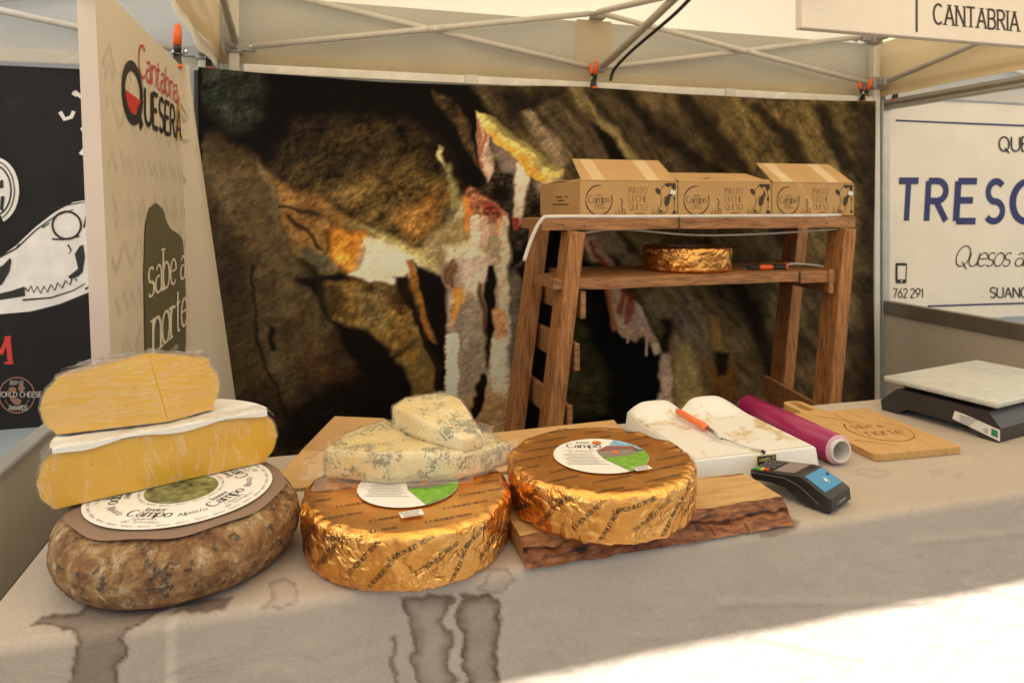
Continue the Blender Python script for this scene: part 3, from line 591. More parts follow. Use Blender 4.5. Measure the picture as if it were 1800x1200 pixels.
# ------------------------------------------------------------------ table and its stained cloth
TX0, TX1, TY0, TY1 = -.37, 2.25, .862, 1.37
r = thing('trestle_table', 'long trestle table hidden under the beige cloth', 'table', ((TX0+TX1)/2, (TY0+TY1)/2, 0))
MB().box(((TX0+TX1)/2, (TY0+TY1)/2+.004, T-.018), (TX1-TX0-.02, TY1-TY0-.02, .03), None, .003).build('tabletop', M['pallet'], r)
for x in (TX0+.15, TX1-.15):
    for y in (TY0+.08, TY1-.06): MB().beam((x, y, 0), (x, y, T-.034), .04, .04, (0, 1, 0)).build('leg', M['alu'], r)
def tablecloth():
    RB = .014; drop = .80; nx, nt = 800, 430
    top = TY1-TY0; L = top-RB+math.pi/2*RB+drop
    s, t = np.meshgrid(np.linspace(0, 1, nx+1), np.linspace(0, 1, nt+1), indexing='ij')
    X = TX0+(TX1-TX0)*s; a = L*t; P = np.zeros(s.shape+(3,)); P[..., 0] = X
    q = np.clip((a-(top-RB))/(math.pi/2*RB), 0, 1)*math.pi/2; dn = np.clip(a-(top-RB+math.pi/2*RB), 0, None); on = np.minimum(a, top-RB)
    P[..., 1] = TY1-on-RB*np.sin(q); P[..., 2] = T+.002-RB*(1-np.cos(q))-dn
    px, py = project(P)
    # folds and creases of the hanging front, faint puckers on the top
    fold = .002*np.sin(X*9.5+1)+.003*np.sin(X*23+2.2)+.002*np.sin(X*51)
    P[..., 1] -= (fold+.007)*np.clip(dn/.5, 0, 1)*1.0
    cr = fbm(X*9+dn*5, dn*16-X*4, 5, 4); P[..., 1] -= .010*(np.abs(cr-.5))*np.clip(dn/.06, 0, 1)
    for x0, y0_, x1_, y1_, am in ((.55, .86, .95, .80, .0022), (.62, .80, .80, .74, .002), (.9, .9, 1.5, .86, .002), (.3, .84, .42, .70, .0016), (1.0, .82, 1.35, .72, .0018), (1.35, .93, 1.352, .2, .0032), (.02, .93, .03, .2, .002)):
        ex, ey = x1_-x0, y1_-y0_; z = P[..., 2]; k = np.clip(((X-x0)*ex+(z-y0_)*ey)/(ex*ex+ey*ey), 0, 1)
        d = np.hypot(X-x0-k*ex, z-y0_-k*ey); P[..., 1] -= am*np.exp(-(d/.006)**2)*(dn > .002)
    rn = random.Random(12)
    for _ in range(46):
        x0 = rn.uniform(-.3, 1.9); y0_ = rn.uniform(.70, .93); an = rn.choice((-.25, -.4, .3, 1.3, -1.2, .9))+rn.uniform(-.2, .2); ln = rn.uniform(.03, .14); ex, ey = math.cos(an)*ln, math.sin(an)*ln; z = P[..., 2]
        k = np.clip(((X-x0)*ex+(z-y0_)*ey)/(ln*ln), 0, 1); d = np.hypot(X-x0-k*ex, z-y0_-k*ey); P[..., 1] -= rn.uniform(.0006, .0016)*np.exp(-(d/.0042)**2)*np.sin(math.pi*np.clip(k, .02, .98))*(dn > .002)
    P[..., 2] += (on < top-RB-1e-6)*(.0012*(fbm(X*14, P[..., 1]*14, 8, 3)-.5))
    # stains, traced as outlines: value = wetness, rims darker
    wob = 10*(fbm(px/14, py/14, 77, 4)-.5)+26*(fbm(px/46, py/46, 78, 3)-.5)+34*(fbm(px/60, py/34, 79, 3)-.5); wob2 = 10*(fbm(px/14, py/14, 87, 4)-.5)+16*(fbm(px/40, py/40, 88, 3)-.5)
    wx, wy = px+wob, py+wob2; S = np.zeros(px.shape)
    def stain(poly, v, rim=.3, f=3.5, core=1.0, deep=14):
        sd = sdist(wx, wy, poly); m = sstep(-f, f, sd); edge = np.exp(-(np.clip(sd, 0, None)/4.5)**2); inner = sstep(2, deep, sd)
        S[:] = np.maximum(S, m*(v*(1-inner*(1-core))+rim*edge))
    stain([(62, 1098), (80, 1084), (130, 1078), (160, 1058), (300, 1062), (250, 1096), (225, 1104), (218, 1135), (205, 1170), (202, 1215), (118, 1215), (132, 1165), (140, 1130), (118, 1108), (90, 1104)], .55, .3, core=.8)
    stain([(150, 1130), (195, 1130), (185, 1215), (140, 1215)], .25, .0, 12)
    stain([(300, 1060), (380, 1045), (400, 1050), (370, 1072), (300, 1082)], .6, .2, 5)
    stain([(468, 1022), (500, 1014), (518, 1024), (515, 1048), (500, 1062), (488, 1072), (462, 1068), (470, 1050)], .10, .34, 2, .7, 8)
    stain([(712, 1046), (795, 1046), (790, 1090), (800, 1140), (796, 1215), (724, 1215), (728, 1140), (722, 1090)], .5, .3, core=.35, deep=26)
    stain([(806, 1046), (845, 1040), (870, 1050), (880, 1085), (868, 1108), (880, 1135), (866, 1215), (812, 1215), (818, 1150), (804, 1100)], .62, .22, core=.45, deep=22)
    stain([(860, 1000), (893, 995), (897, 1020), (880, 1034), (850, 1045), (836, 1030)], .08, .32, 2, .6, 8)
    stain([(690, 1118), (697, 1118), (700, 1215), (689, 1215)], .4, .2, 3)
    stain([(1330, 930), (1392, 912), (1404, 918), (1390, 932), (1340, 945)], .45, .1, 5)
    stain([(1506, 826), (1540, 820), (1556, 828), (1550, 840), (1512, 838)], .03, .14, 2, .5, 6)
    stain([(1622, 830), (1646, 828), (1650, 838), (1628, 840)], .03, .12, 2, .5, 6)
    stain([(1668, 828), (1690, 828), (1688, 838), (1668, 838)], .02, .1, 2, .5, 6)
    S = np.clip(S*1.12, 0, .84)*(.85+.3*fbm(px/9, py/9, 99, 3))
    m, n, l, b = newmat('linen_cloth'); v = coords(n, l)
    at = n.new('ShaderNodeAttribute'); at.attribute_name = 'stain'
    wv = n.new('ShaderNodeTexNoise'); mp = coords(n, l, 'Object', (240, 900, 900)); l.new(mp, wv.inputs['Vector']); wv.inputs['Scale'].default_value = 1; wv.inputs['Detail'].default_value = 2
    wv2 = n.new('ShaderNodeTexNoise'); mp2 = coords(n, l, 'Object', (900, 240, 240)); l.new(mp2, wv2.inputs['Vector']); wv2.inputs['Scale'].default_value = 1
    f = tex_noise(n, l, v, 5, 5); base = ramp(n, l, f, [(.3, (.42, .345, .27)), (.7, (.48, .40, .315))])
    thr = mixc(n, l, .5, wv.outputs[0], wv2.outputs[0]); base = mixc(n, l, .22, base, ramp(n, l, thr, [(.35, (.26, .21, .165)), (.65, (.6, .52, .43))]))
    col = mixc(n, l, at.outputs['Fac'], base, (.072, .027, .006)); l.new(col, b.inputs['Base Color'])
    b.inputs['Roughness'].default_value = .82; b.inputs['Specular IOR Level'].default_value = .15; b.inputs['Sheen Weight'].default_value = .1
    nb = bump(n, l, b, tex_noise(n, l, v, 11, 5, .6, 1.5), .35, .012)
    bump(n, l, b, thr, .3, .0006, nb)
    r = thing('tablecloth', 'beige linen cloth with brown wet stains over the cheese table', 'tablecloth', ((TX0+TX1)/2, TY0, T))
    grid_obj('cloth', P-np.array(r.location), nx, nt, m, r, fattr=S)
    def end(u, w): return Vector((TX0-.003-.006*math.sin(u*20)*w-.01*w, TY0-.003+(TY1-TY0+.002)*u, T+.001-.8*w))
    MB().sheet(end, 30, 12).build('end_drop', m, r, True)
tablecloth()

# ------------------------------------------------------------------ cheeses
def nz(p, s, o=0): return noise.noise(Vector(p)*s+Vector((o, o*1.7, -o)))
def foil_material():
    m, n, l, b = newmat('gold_foil'); v = coords(n, l)
    f = tex_noise(n, l, v, 7, 3); c = ramp(n, l, f, [(.3, (.84, .37, .085)), (.7, (.93, .50, .15))])
    l.new(c, b.inputs['Base Color']); b.inputs['Metallic'].default_value = 1; b.inputs['Roughness'].default_value = .29
    ge = n.new('ShaderNodeNewGeometry'); sep = n.new('ShaderNodeSeparateXYZ'); l.new(ge.outputs['True Normal'], sep.inputs[0])
    side = n.new('ShaderNodeMapRange'); side.inputs[1].default_value = .5; side.inputs[2].default_value = .95; side.inputs[3].default_value = 1; side.inputs[4].default_value = .05; l.new(sep.outputs[2], side.inputs[0])
    def vm(op, a, b_):
        q = n.new('ShaderNodeVectorMath'); q.operation = op
        for k, x in ((0, a), (1, b_)):
            if isinstance(x, tuple): q.inputs[k].default_value = x
            else: l.new(x, q.inputs[k])
        return q.outputs[0]
    nt = n.new('ShaderNodeTexNoise'); nt.inputs['Scale'].default_value = 22; nt.inputs['Detail'].default_value = 3; l.new(v, nt.inputs['Vector'])
    wv = vm('ADD', v, vm('MULTIPLY', nt.outputs['Color'], (.05, .05, .05))); tot = None
    for sc, am in ((36, .30), (80, .20)):
        vo = n.new('ShaderNodeTexVoronoi'); vo.inputs['Scale'].default_value = sc; l.new(wv, vo.inputs['Vector'])
        d = vm('MULTIPLY', vm('SUBTRACT', vo.outputs['Color'], (.5, .5, .5)), (am, am, am)); tot = d if tot is None else vm('ADD', tot, d)
    sc_ = n.new('ShaderNodeVectorMath'); sc_.operation = 'SCALE'; l.new(tot, sc_.inputs[0]); l.new(side.outputs[0], sc_.inputs['Scale'])
    bp = n.new('ShaderNodeBump'); bp.inputs['Strength'].default_value = .22; bp.inputs['Distance'].default_value = .003; l.new(tex_noise(n, l, wv, 45, 4, .6, 1), bp.inputs['Height'])
    ve = n.new('ShaderNodeTexVoronoi'); ve.feature = 'DISTANCE_TO_EDGE'; ve.inputs['Scale'].default_value = 34; l.new(wv, ve.inputs['Vector'])
    vf = n.new('ShaderNodeTexVoronoi'); vf.feature = 'DISTANCE_TO_EDGE'; vf.inputs['Scale'].default_value = 80; l.new(wv, vf.inputs['Vector'])
    mn = n.new('ShaderNodeMath'); mn.operation = 'MINIMUM'; mn.inputs[1].default_value = .12; l.new(ve.outputs['Distance'], mn.inputs[0])
    mn2 = n.new('ShaderNodeMath'); mn2.operation = 'MULTIPLY_ADD'; mn2.inputs[1].default_value = .35; l.new(vf.outputs['Distance'], mn2.inputs[0]); l.new(mn.outputs[0], mn2.inputs[2])
    b2 = n.new('ShaderNodeBump'); b2.inputs['Distance'].default_value = .016; l.new(mn2.outputs[0], b2.inputs['Height']); l.new(bp.outputs[0], b2.inputs['Normal'])
    pz = n.new('ShaderNodeMapRange'); pz.inputs[1].default_value = .38; pz.inputs[2].default_value = .66; pz.inputs[3].default_value = .10; pz.inputs[4].default_value = .85; l.new(tex_noise(n, l, v, 13, 2), pz.inputs[0])
    st = n.new('ShaderNodeMath'); st.operation = 'MULTIPLY'; l.new(pz.outputs[0], st.inputs[1]); l.new(side.outputs[0], st.inputs[0]); l.new(st.outputs[0], b2.inputs['Strength'])
    nn = vm('NORMALIZE', vm('ADD', b2.outputs[0], sc_.outputs[0]), (0, 0, 0)); l.new(nn, b.inputs['Normal']); return m
M['foil'] = foil_material()
LINE = 'D. O. PICON BEJES TRESVISO'
def foil_cheese(label, loc, R, H, seed, rz, group, label_disc=True, lines=True, res=400):
    root = thing('foil_wrapped_cheese', label, 'cheese', loc, 0, group)
    rc = .011
    prof = [(R-rc, H)]                                             # (r, z, nr, nz, crumple)
    segs = []; tR = R-rc; tA = tR+rc*math.pi/2; tS = tA+(H-2*rc)+.0; tB = tS+rc*math.pi/2*1.3; tE = tB+R*.9
    def base(t):
        if t < tR: return t, H, 0, 1
        if t < tA: a = (t-tR)/rc; return R-rc+rc*math.sin(a), H-rc+rc*math.cos(a), math.sin(a), math.cos(a)
        if t < tS: return R-.05*(t-tA)*(t-tA)/max(1e-6, tS-tA), H-rc-(t-tA), 1, 0
        k = .05*(tS-tA)
        if t < tB: a = (t-tS)/(tB-tS)*math.pi/2; q = rc*1.3; return R-k-q+q*math.cos(a), max(.0, rc-rc*math.sin(a)), math.cos(a), -math.sin(a)
        return max(.001, R-k-rc*1.3-(t-tB)), 0, 0, -1
    def surf(th, t, off=0):
        r_, z, nr, nn = base(t); c, s = math.cos(th), math.sin(th); p = Vector((r_*c, r_*s, z)); o = seed*3.1
        side = min(1, max(0, (t-tR+.012)/.02)); low = min(1, max(0, (t-tA)/(tS-tA)))
        a1 = 1-abs(nz(p, 21, o))*2.2; a2 = 1-abs(nz(p, 47, o+5))*2.4
        pleat = abs(math.sin(th*17+3.2*nz((c*2, s*2, t*6), 1.6, o)+t*18))
        vd = noise.voronoi(p*38+Vector((o, o, o)))[0]; d = side*(.0016*a1+.0008*a2+.0045*min(.4, vd[1]-vd[0])-.0022*pleat*low*(.4+.6*abs(nz(p, 9, o+2)))-.0016)
        rim = math.exp(-((t-tR-.006)/.009)**2); d += rim*.0022*nz(p, 34, o+9)
        d += (1-side)*(.0004*nz(p, 24, o)+.0005*(1-abs(nz(p, 12, o+3))*3)*.4)
        if t > tB-.002: d = min(d, 0)*.2
        q = Vector((c*nr, s*nr, nn)); out = p+q*(d+off)
        out.z = max(out.z, .0004); return out
    ts = list(np.linspace(.0005, tR-.014, 14))+list(np.linspace(tR-.011, tA, 10))+list(np.linspace(tA+.002, tS, 26))+list(np.linspace(tS+.002, tB, 7))+[tE]
    mb = MB(); vs = [surf(2*math.pi*k/res, t) for k in range(res) for t in ts]; Lp = len(ts)
    fs = [[k*Lp+i, k*Lp+i+1, ((k+1) % res)*Lp+i+1, ((k+1) % res)*Lp+i] for k in range(res) for i in range(Lp-1)]
    mb.add(vs, fs); mb.build('foil', M['foil'], root, True, True)
    if lines:
        P = Print(); L_ = .062; rnd = random.Random(seed); ca, sa = math.cos(rz), math.sin(rz)
        row = 0; y = -R
        while y < R:
            x = -R-.09+.033*(row % 3)
            while x < R:
                Print.text(P, LINE, x, y, .0048, .17, 0, False, .12, 1, .2, fit=L_)
                x += .098
            y += .029; row += 1
        keep = []
        for pl in P.p:
            cx = sum(p[0] for p in pl)/len(pl); cy = sum(p[1] for p in pl)/len(pl)
            if math.hypot(cx, cy) < tR+.004 and not (label_disc and math.hypot(cx, cy) < .067): keep.append(pl)
        P.p = keep
        P.build('top_lettering', M['ink'], root, lambda x, y, o: surf(math.atan2(x*sa+y*ca, x*ca-y*sa), math.hypot(x, y), o), .0006, True, 0)
        P = Print(); k = 0
        while k < 30:
            th0 = k*2*math.pi/30+rnd.uniform(-.03, .03); t0 = tA+(tS-tA)*((k*.37) % 1)*.9; ang = .62+.35*math.sin(k*1.9)+rnd.uniform(-.15, .15)
            Q = Print().text(LINE, -L_/2, 0, .0052, .15, 0, False, .12, 1, .2, fit=L_); ca2, sa2 = math.cos(ang), math.sin(ang)
            for pl in Q.p:
                w = [(th0+(p[0]*ca2-p[1]*sa2)/R, t0-(p[0]*sa2+p[1]*ca2)) for p in pl]
                if all(tA-.006 < q[1] < tS+.004 for q in w): P.p.append(w)
            k += 1
        P.build('side_lettering', M['ink'], root, lambda x, y, o: surf(x, y, o), .0006, True, 0)
    if label_disc:
        zt = H+.0022; ca, sa = math.cos(-YAW+rz*0), math.sin(-YAW+rz*0)
        mp = lambda x, y, o: Vector((x*ca-y*sa, x*sa+y*ca, zt+o))
        lab = Print().ell(0, 0, .071, .071, 48).build('label', M['paper'], root, mp, 0, True)
        def part(nm, mat, pts, off): Print().poly(pts).build(nm, mat, lab, mp, off, True)
        arcp = lambda a0, a1, r_=.0705, n=14: [(r_*math.cos(math.radians(a0+(a1-a0)*i/n)), r_*math.sin(math.radians(a0+(a1-a0)*i/n))) for i in range(n+1)]
        part('printed_sky', M['l_sky'], arcp(8, 66)+[(.012, .03), (.03, .0)], .0003)
        part('printed_trees', M['l_tree'], [(.028, .03), (.04, .037), (.052, .03), (.066, .022), (.069, .0), (.05, .0), (.026, .012)], .0005)
        part('printed_grass', M['l_grass'], arcp(-62, 12)+[(.05, .010), (.0, -.012), (.012, -.03)], .0006)
        part('printed_house', M['l_house'], [(-.004, .008), (.002, .02), (.05, .026), (.058, .004), (.03, -.008), (.002, -.012)], .0008)
        part('printed_roof', M['l_roof'], [(-.006, .016), (.014, .036), (.054, .036), (.06, .022), (.03, .022), (.0, .012)], .001)
        part('printed_door', M['l_door'], [(.018, .002), (.018, .014), (.027, .015), (.027, .002)], .0012)
        part('printed_seal', M['l_door'], [(.0+.0075*math.cos(i*.42), .05+.0075*math.sin(i*.42)) for i in range(15)], .0012)
        T1 = Print().text('Javier', -.034, .049, .008, .12, .5, True, anchor='l'); T1.text('Campo', -.048, .030, .0165, .13, .6, True, fit=.052)
        T1.build('label_name', M['ink'], lab, mp, .0004, True)
        T2 = Print().text('D.O.P. Queso Picon', -.052, .016, .0045, .14, 0, fit=.044); T2.text('Bejes Tresviso', -.046, .009, .0045, .14, 0, fit=.034)
        for i in range(8): T2.stroke([(-.056+.003*(i % 3), .002-.0055*i), (-.012+.006*math.sin(i*3)+.002*i, .002-.0055*i)], .0013)
        T2.build('small_print', M['grey_ink'], lab, mp, .0004, True)
    return root, surf, H
M['l_sky'] = plain('label_sky', (.22, .45, .62), .5, vary=.3, vscale=90); M['l_tree'] = plain('label_trees', (.10, .12, .07), .5, vary=.5, vscale=300)
M['l_grass'] = plain('label_grass', (.16, .36, .03), .5, vary=.3, vscale=120); M['l_house'] = plain('label_house', (.24, .19, .16), .5, vary=.4, vscale=350)
M['l_roof'] = plain('label_roof', (.26, .09, .07), .5, vary=.4, vscale=260); M['l_door'] = plain('label_door', (.62, .14, .03), .5)
ZC = T+.0025
GF = 'gold foil wrapped wheels of cheese'
A, surfA, HA = foil_cheese('gold foil wrapped wheel of cheese under the blue cheese wedges', (.1225, .978, ZC), .1455, .075, 1, .12, GF)
def sticker(parent, c, w, h, rot, name='price_sticker'):
    ca, sa = math.cos(rot), math.sin(rot); mp = lambda x, y, o: Vector((c[0]+x*ca-y*sa, c[1]+x*sa+y*ca, c[2]+o))
    s = Print().poly([(-w/2, -h/2), (w/2, -h/2), (w/2, h/2), (-w/2, h/2)]).build(name, M['paper'], parent, mp, 0, True)
    P = Print()
    for i in range(11): P.stroke([(-w*.42+i*w*.08, h*.02), (-w*.42+i*w*.08, h*.4)], w*.03 if i % 3 else w*.05)
    for j in range(2): P.stroke([(-w*.4, -h*.15-j*h*.2), (w*.3, -h*.15-j*h*.2)], h*.07)
    P.build('barcode', M['grey_ink'], s, mp, .0004, True)
sticker(A, (-.007, -.092, .0785), .030, .017, .1)
B, surfB, HB = foil_cheese('gold foil wrapped wheel of cheese resting on the bark edged slab', (.407, .949, ZC+.0305), .1385, .07, 2, .18, GF)
sticker(B, (.035, -.066, .0735), .026, .014, .1)
S3, _, _ = foil_cheese('gold foil wrapped wheel of cheese lying on the middle plank of the wooden rack', (1.24, 2.135, EYE-.2268), .152, .083, 3, .5, GF, res=200)

# brown rind wheel with its round paper label
def rind_wheel():
    R, H = .154, .086; root = thing('rind_cheese', 'brown mottled rind wheel of cheese with round paper label under the stacked wedges', 'cheese', (-.18, 1.02, ZC))
    prof = [(.001, 0), (.07, 0), (.118, .0005), (.134, .004), (.144, .012), (.151, .025), (.154, .04), (.152, .055), (.146, .067), (.137, .077), (.124, .0835), (.11, .086), (.06, .0865), (.001, .0868)]
    fine = []
    for i in range(len(prof)-1):
        n_ = 6 if 2 <= i <= 10 else 4
        for k in range(n_): fine.append((prof[i][0]+(prof[i+1][0]-prof[i][0])*k/n_, prof[i][1]+(prof[i+1][1]-prof[i][1])*k/n_))
    fine.append(prof[-1]); mb = MB().lathe(fine, 200)
    for v in mb.v:
        if v.z > .003:
            r_ = math.hypot(v.x, v.y) or 1; d = .0030*nz(v, 16)+.0022*nz(v, 50, 3)+.0014*nz(v, 110, 7)
            k = 1 if r_ > .12 else .25
            v.x += v.x/r_*d*k; v.y += v.y/r_*d*k; v.z += d*.4*k
    m, n, l, b = newmat('cheese_rind'); v = coords(n, l)
    f1 = tex_noise(n, l, v, 34, 7, .7, .4); f2 = tex_noise(n, l, v, 60, 6, .72); f3 = tex_noise(n, l, v, 12, 3); f4 = tex_noise(n, l, v, 62, 5, .65)
    c = ramp(n, l, f1, [(.33, (.045, .022, .011)), (.43, (.18, .078, .026)), (.51, (.29, .145, .048)), (.58, (.40, .25, .11)), (.67, (.60, .48, .30))])
    c = mixc(n, l, ramp(n, l, f2, [(.52, (0, 0, 0)), (.68, (.8, .8, .8))]), c, (.50, .37, .20))
    c = mixc(n, l, ramp(n, l, f3, [(.5, (0, 0, 0)), (.7, (.55, .55, .55))]), c, (.27, .125, .04))
    c = mixc(n, l, ramp(n, l, f4, [(.56, (0, 0, 0)), (.63, (.8, .8, .8))]), c, (.04, .03, .02))
    l.new(c, b.inputs['Base Color']); b.inputs['Roughness'].default_value = .72
    nb = bump(n, l, b, f2, 1.0, .006); bump(n, l, b, f4, .8, .003, nb)
    mb.build('rind', m, root, True, True)
    zt = H+.0032; rot = -YAW+.06; ca, sa = math.cos(rot), math.sin(rot)
    def mp(x, y, o):
        r_ = math.hypot(x, y); return Vector((x*ca-y*sa, x*sa+y*ca, zt+o-.9*max(0, r_-.117)**2*18+.0006*math.sin(7*math.atan2(y, x))*(r_ > .12)))
    def ring(nm, mat, r0, r1, off, par, n_=96, steps=4, wav=0):
        q = MB(); vs = [mp((r0+(r1-r0)*j/steps+(wav*math.sin(9*2*math.pi*i/n_) if j == steps else 0))*math.cos(2*math.pi*i/n_), (r0+(r1-r0)*j/steps+(wav*math.sin(9*2*math.pi*i/n_) if j == steps else 0))*math.sin(2*math.pi*i/n_), off) for i in range(n_) for j in range(steps+1)]
        k = steps+1; q.add(vs, [[i*k+j, i*k+j+1, ((i+1) % n_)*k+j+1, ((i+1) % n_)*k+j] for i in range(n_) for j in range(steps)])
        return q.build(nm, mat, par, True, True)
    lab = ring('label', plain('taupe_label_ring', (.235, .15, .105), .5, vary=.04), .0, .1335, 0, root, wav=.0014)
    ring('label_face', M['paper'], .0, .1165, .0005, lab)
    ring('painted_scene', plain('label_painting', (.17, .17, .06), .6, vary=.85, vscale=70), .0, .046, .001, lab)
    P = Print(); Pg = Print()
    for i in range(5):
        a = -math.pi/2+i*2*math.pi/5-.10; d = Vector((math.cos(a), math.sin(a))); rt = a+math.pi/2
        for tx, rr, sz, ft, tgt in (('Javier', .068, .009, .030, P), ('Campo', .083, .0165, .056, P), ('Queso', .092, .006, .03, Pg), ('de Tresviso', .1, .006, .046, Pg)):
            ox = -ft/2
            q = Print().text(tx, ox, 0, sz, .12, .6, True, fit=ft)
            c_, s_ = math.cos(rt), math.sin(rt); tgt.p += [[(d.x*rr+p[0]*c_-p[1]*s_, d.y*rr+p[0]*s_+p[1]*c_) for p in pl] for pl in q.p]
        a += math.pi/5; d = Vector((math.cos(a), math.sin(a))); rt = a+math.pi/2; c_, s_ = math.cos(rt), math.sin(rt)
        q = Print().text('Alpasto', -.017, 0, .009, .1, .5, True, .15, fit=.034)
        P.p += [[(d.x*.089+p[0]*c_-p[1]*s_, d.y*.089+p[0]*s_+p[1]*c_) for p in pl] for pl in q.p]
    for i in range(32):
        for rr, k in ((.1105, 0), (.053, 1)):
            if k and i % 2: continue
            a = i*2*math.pi/32; rt = a+math.pi/2; c_, s_ = math.cos(rt), math.sin(rt)
            q = Print().text('Alpasto', -.008, 0, .0035, .14, 0, False, .15, fit=.0155)
            Pg.p += [[(math.cos(a)*rr+p[0]*c_-p[1]*s_, math.sin(a)*rr+p[0]*s_+p[1]*c_) for p in pl] for pl in q.p]
    P.build('label_name', M['ink'], lab, mp, .0011, True); Pg.build('small_print', M['grey_ink'], lab, mp, .0011, True)
rind_wheel()

# yellow cut cheeses in cling film
def yellow_mat():
    m, n, l, b = newmat('yellow_paste'); v = coords(n, l)
    f = tex_noise(n, l, v, 9, 4); f2 = tex_noise(n, l, v, 60, 4, .6)
    vo = n.new('ShaderNodeTexVoronoi'); vo.inputs['Scale'].default_value = 46; l.new(v, vo.inputs['Vector'])
    c = ramp(n, l, f, [(.3, (.70, .37, .012)), (.7, (.79, .47, .03))])
    c = mixc(n, l, ramp(n, l, f2, [(.55, (0, 0, 0)), (.8, (.2, .2, .2))]), c, (.87, .60, .08))
    c = mixc(n, l, ramp(n, l, vo.outputs['Distance'], [(.05, (.6, .6, .6)), (.10, (0, 0, 0))]), c, (.38, .18, .02))
    l.new(c, b.inputs['Base Color']); b.inputs['Roughness'].default_value = .42; b.inputs['Subsurface Weight'].default_value = .25; b.inputs['Subsurface Radius'].default_value = (.012, .006, .002); b.inputs['Subsurface Scale'].default_value = .6
    bump(n, l, b, f2, .2, .001); return m
M['yellow'] = yellow_mat()
M['rind_thin'] = plain('thin_rind', (.40, .25, .10), .6, vary=.4, vscale=40, bscale=90, bstr=.5, bdist=.002)
M['film'] = film('cling_film', .24, 9, (2.6, 2.6, .8), 1.0, .06)
M['film_streak'] = film('stretched_cling_film', .26, 14, (1, 1, 9), 1.0, .075)
M['crumple'] = film('crumpled_plastic', .26, 60, (1, 1, 1), 1.0, .05, (.9, .84, .74))
def sector(root, O, a0, a1, Rf, z0, h_rim, h_ctr, name='paste', nseg=48, nr=14, infl=0.0, mat=None, bulge=.010, mode='all', amp=0, lean=0):
    """wedge of a wheel: cut faces along a0 and a1 from O, rounded rind rim"""
    prof = []                 # along the radius: list of (rfrac, rim offset) outline in (r, z) at each angle
    def outline(R):
        h = lambda q: h_ctr+(h_rim-h_ctr)*min(1, q)
        pts = [(0, -infl)]+[(R*k/nr, -infl) for k in range(1, nr)]
        e = min(.016, h_rim*.25)
        for k in range(9): a = -math.pi/2+math.pi*k/8; pts.append((R-e+(e+bulge*math.cos(a)*.5+infl)*math.cos(a), h_rim/2+(h_rim/2-e*.2)*math.sin(a)*1.0+infl*math.sin(a)))
        pts += [(R*k/nr, h(k/nr)+infl) for k in range(nr-1, 0, -1)]+[(0, h_ctr+infl)]
        return pts
    vs = []; K = None
    for i in range(nseg+1):
        a = a0+(a1-a0)*i/nseg; pts = outline(Rf(i/nseg)); K = len(pts)
        for r_, z in pts:
            p = Vector((O[0]+r_*math.cos(a), O[1]+r_*math.sin(a), z0+z))
            if amp: d = amp*nz(p, 28, 4)+amp*.6*nz(p, 70, 2); p += Vector((math.cos(a)*d, math.sin(a)*d, d))
            if lean: p.x += lean*(p.z-z0)*max(0, 1-r_/.11)
            vs.append(p)
    side = [[i*K+j, (i+1)*K+j, (i+1)*K+j+1, i*K+j+1] for i in range(nseg) for j in range(K-1)]
    # cut faces as grids (bottom to top)
    def face(i, off):
        a = a0+(a1-a0)*i/nseg; pts = outline(Rf(i/nseg)); R = max(p[0] for p in pts); nrm = Vector((math.sin(a), -math.cos(a), 0))*(1 if i == 0 else -1)
        N = 40; Mz = 12; g = []
        for k in range(N+1):
            x = R*k/N
            zs = [p[1]+(q[1]-p[1])*((x-p[0])/(q[0]-p[0]) if q[0] != p[0] else 0) for p, q in zip(pts[:-1], pts[1:]) if (p[0]-x)*(q[0]-x) <= 1e-12 and p[0] != q[0]]
            lo, hi = (min(zs), max(zs)) if zs else (h_rim/2, h_rim/2)
            for j in range(Mz+1):
                p = Vector((O[0]+x*math.cos(a), O[1]+x*math.sin(a), z0+lo+(hi-lo)*j/Mz))+nrm*off
                p += nrm*((.0005*nz(p, 22)+.0002*nz(p, 60, 3)) if not amp else (amp*.9*nz(p, 30, 6)+amp*.5*abs(nz(Vector((p.x*.4, p.y*.4, p.z)), 90, 1))))
                if lean: p.x += lean*(p.z-z0)*max(0, 1-x/.11)
                g.append(p)
        return g, [[k*(Mz+1)+j, (k+1)*(Mz+1)+j, (k+1)*(Mz+1)+j+1, k*(Mz+1)+j+1] for k in range(N) for j in range(Mz)]
    if mode == 'all':
        MB().add(vs, side).build('rind', M['rind_thin'], root, True)
        q = MB(); [q.add(*face(i, .0006)) for i in (0, nseg)]; return q.build('paste', mat, root, True)
    q = MB().add(vs, side); [q.add(*face(i, infl)) for i in (0, nseg)]; return q.build(name, mat, root, True)
ZW = ZC+.0905
ch0 = Vector((-.201, 1.0405)); cd = math.radians(21.5)
rw = thing('cheese_wedge', 'half wheel of yellow cheese in cling film lying on the round paper label', 'cheese', (ch0.x, ch0.y, ZW), 0, 'cut yellow cheeses in cling film')
Rl = lambda u: .145
sector(rw, ch0, cd, cd+math.pi, Rl, ZW+.001, .073, .073, mat=M['yellow'])
sector(rw, ch0, cd, cd+math.pi, Rl, ZW+.002, .073, .073, name='cling_film', infl=.0019, mat=M['film'], mode='film', amp=.0006)
def top_paper(s, t):
    a = cd+math.pi*s; r_ = .136*t; p = Vector((ch0.x+r_*math.cos(a), ch0.y+r_*math.sin(a), ZW+.0775)); p.z += .0012*nz(p, 20, 2)+.002*(t > .95); return p
MB().sheet(top_paper, 40, 10).build('top_label', M['paper'], rw, True)
def paper_lip(s, t): q = ch0+Vector((math.cos(cd), math.sin(cd)))*(-.134+.268*s); f = -.004+.009*min(1, t*2); return Vector((q.x+f*math.sin(cd), q.y-f*math.cos(cd), ZW+.0792-.006*max(0, t*2-1)*(1+.5*math.sin(s*14))+.0012*nz((s*9, t, 0), 1)))
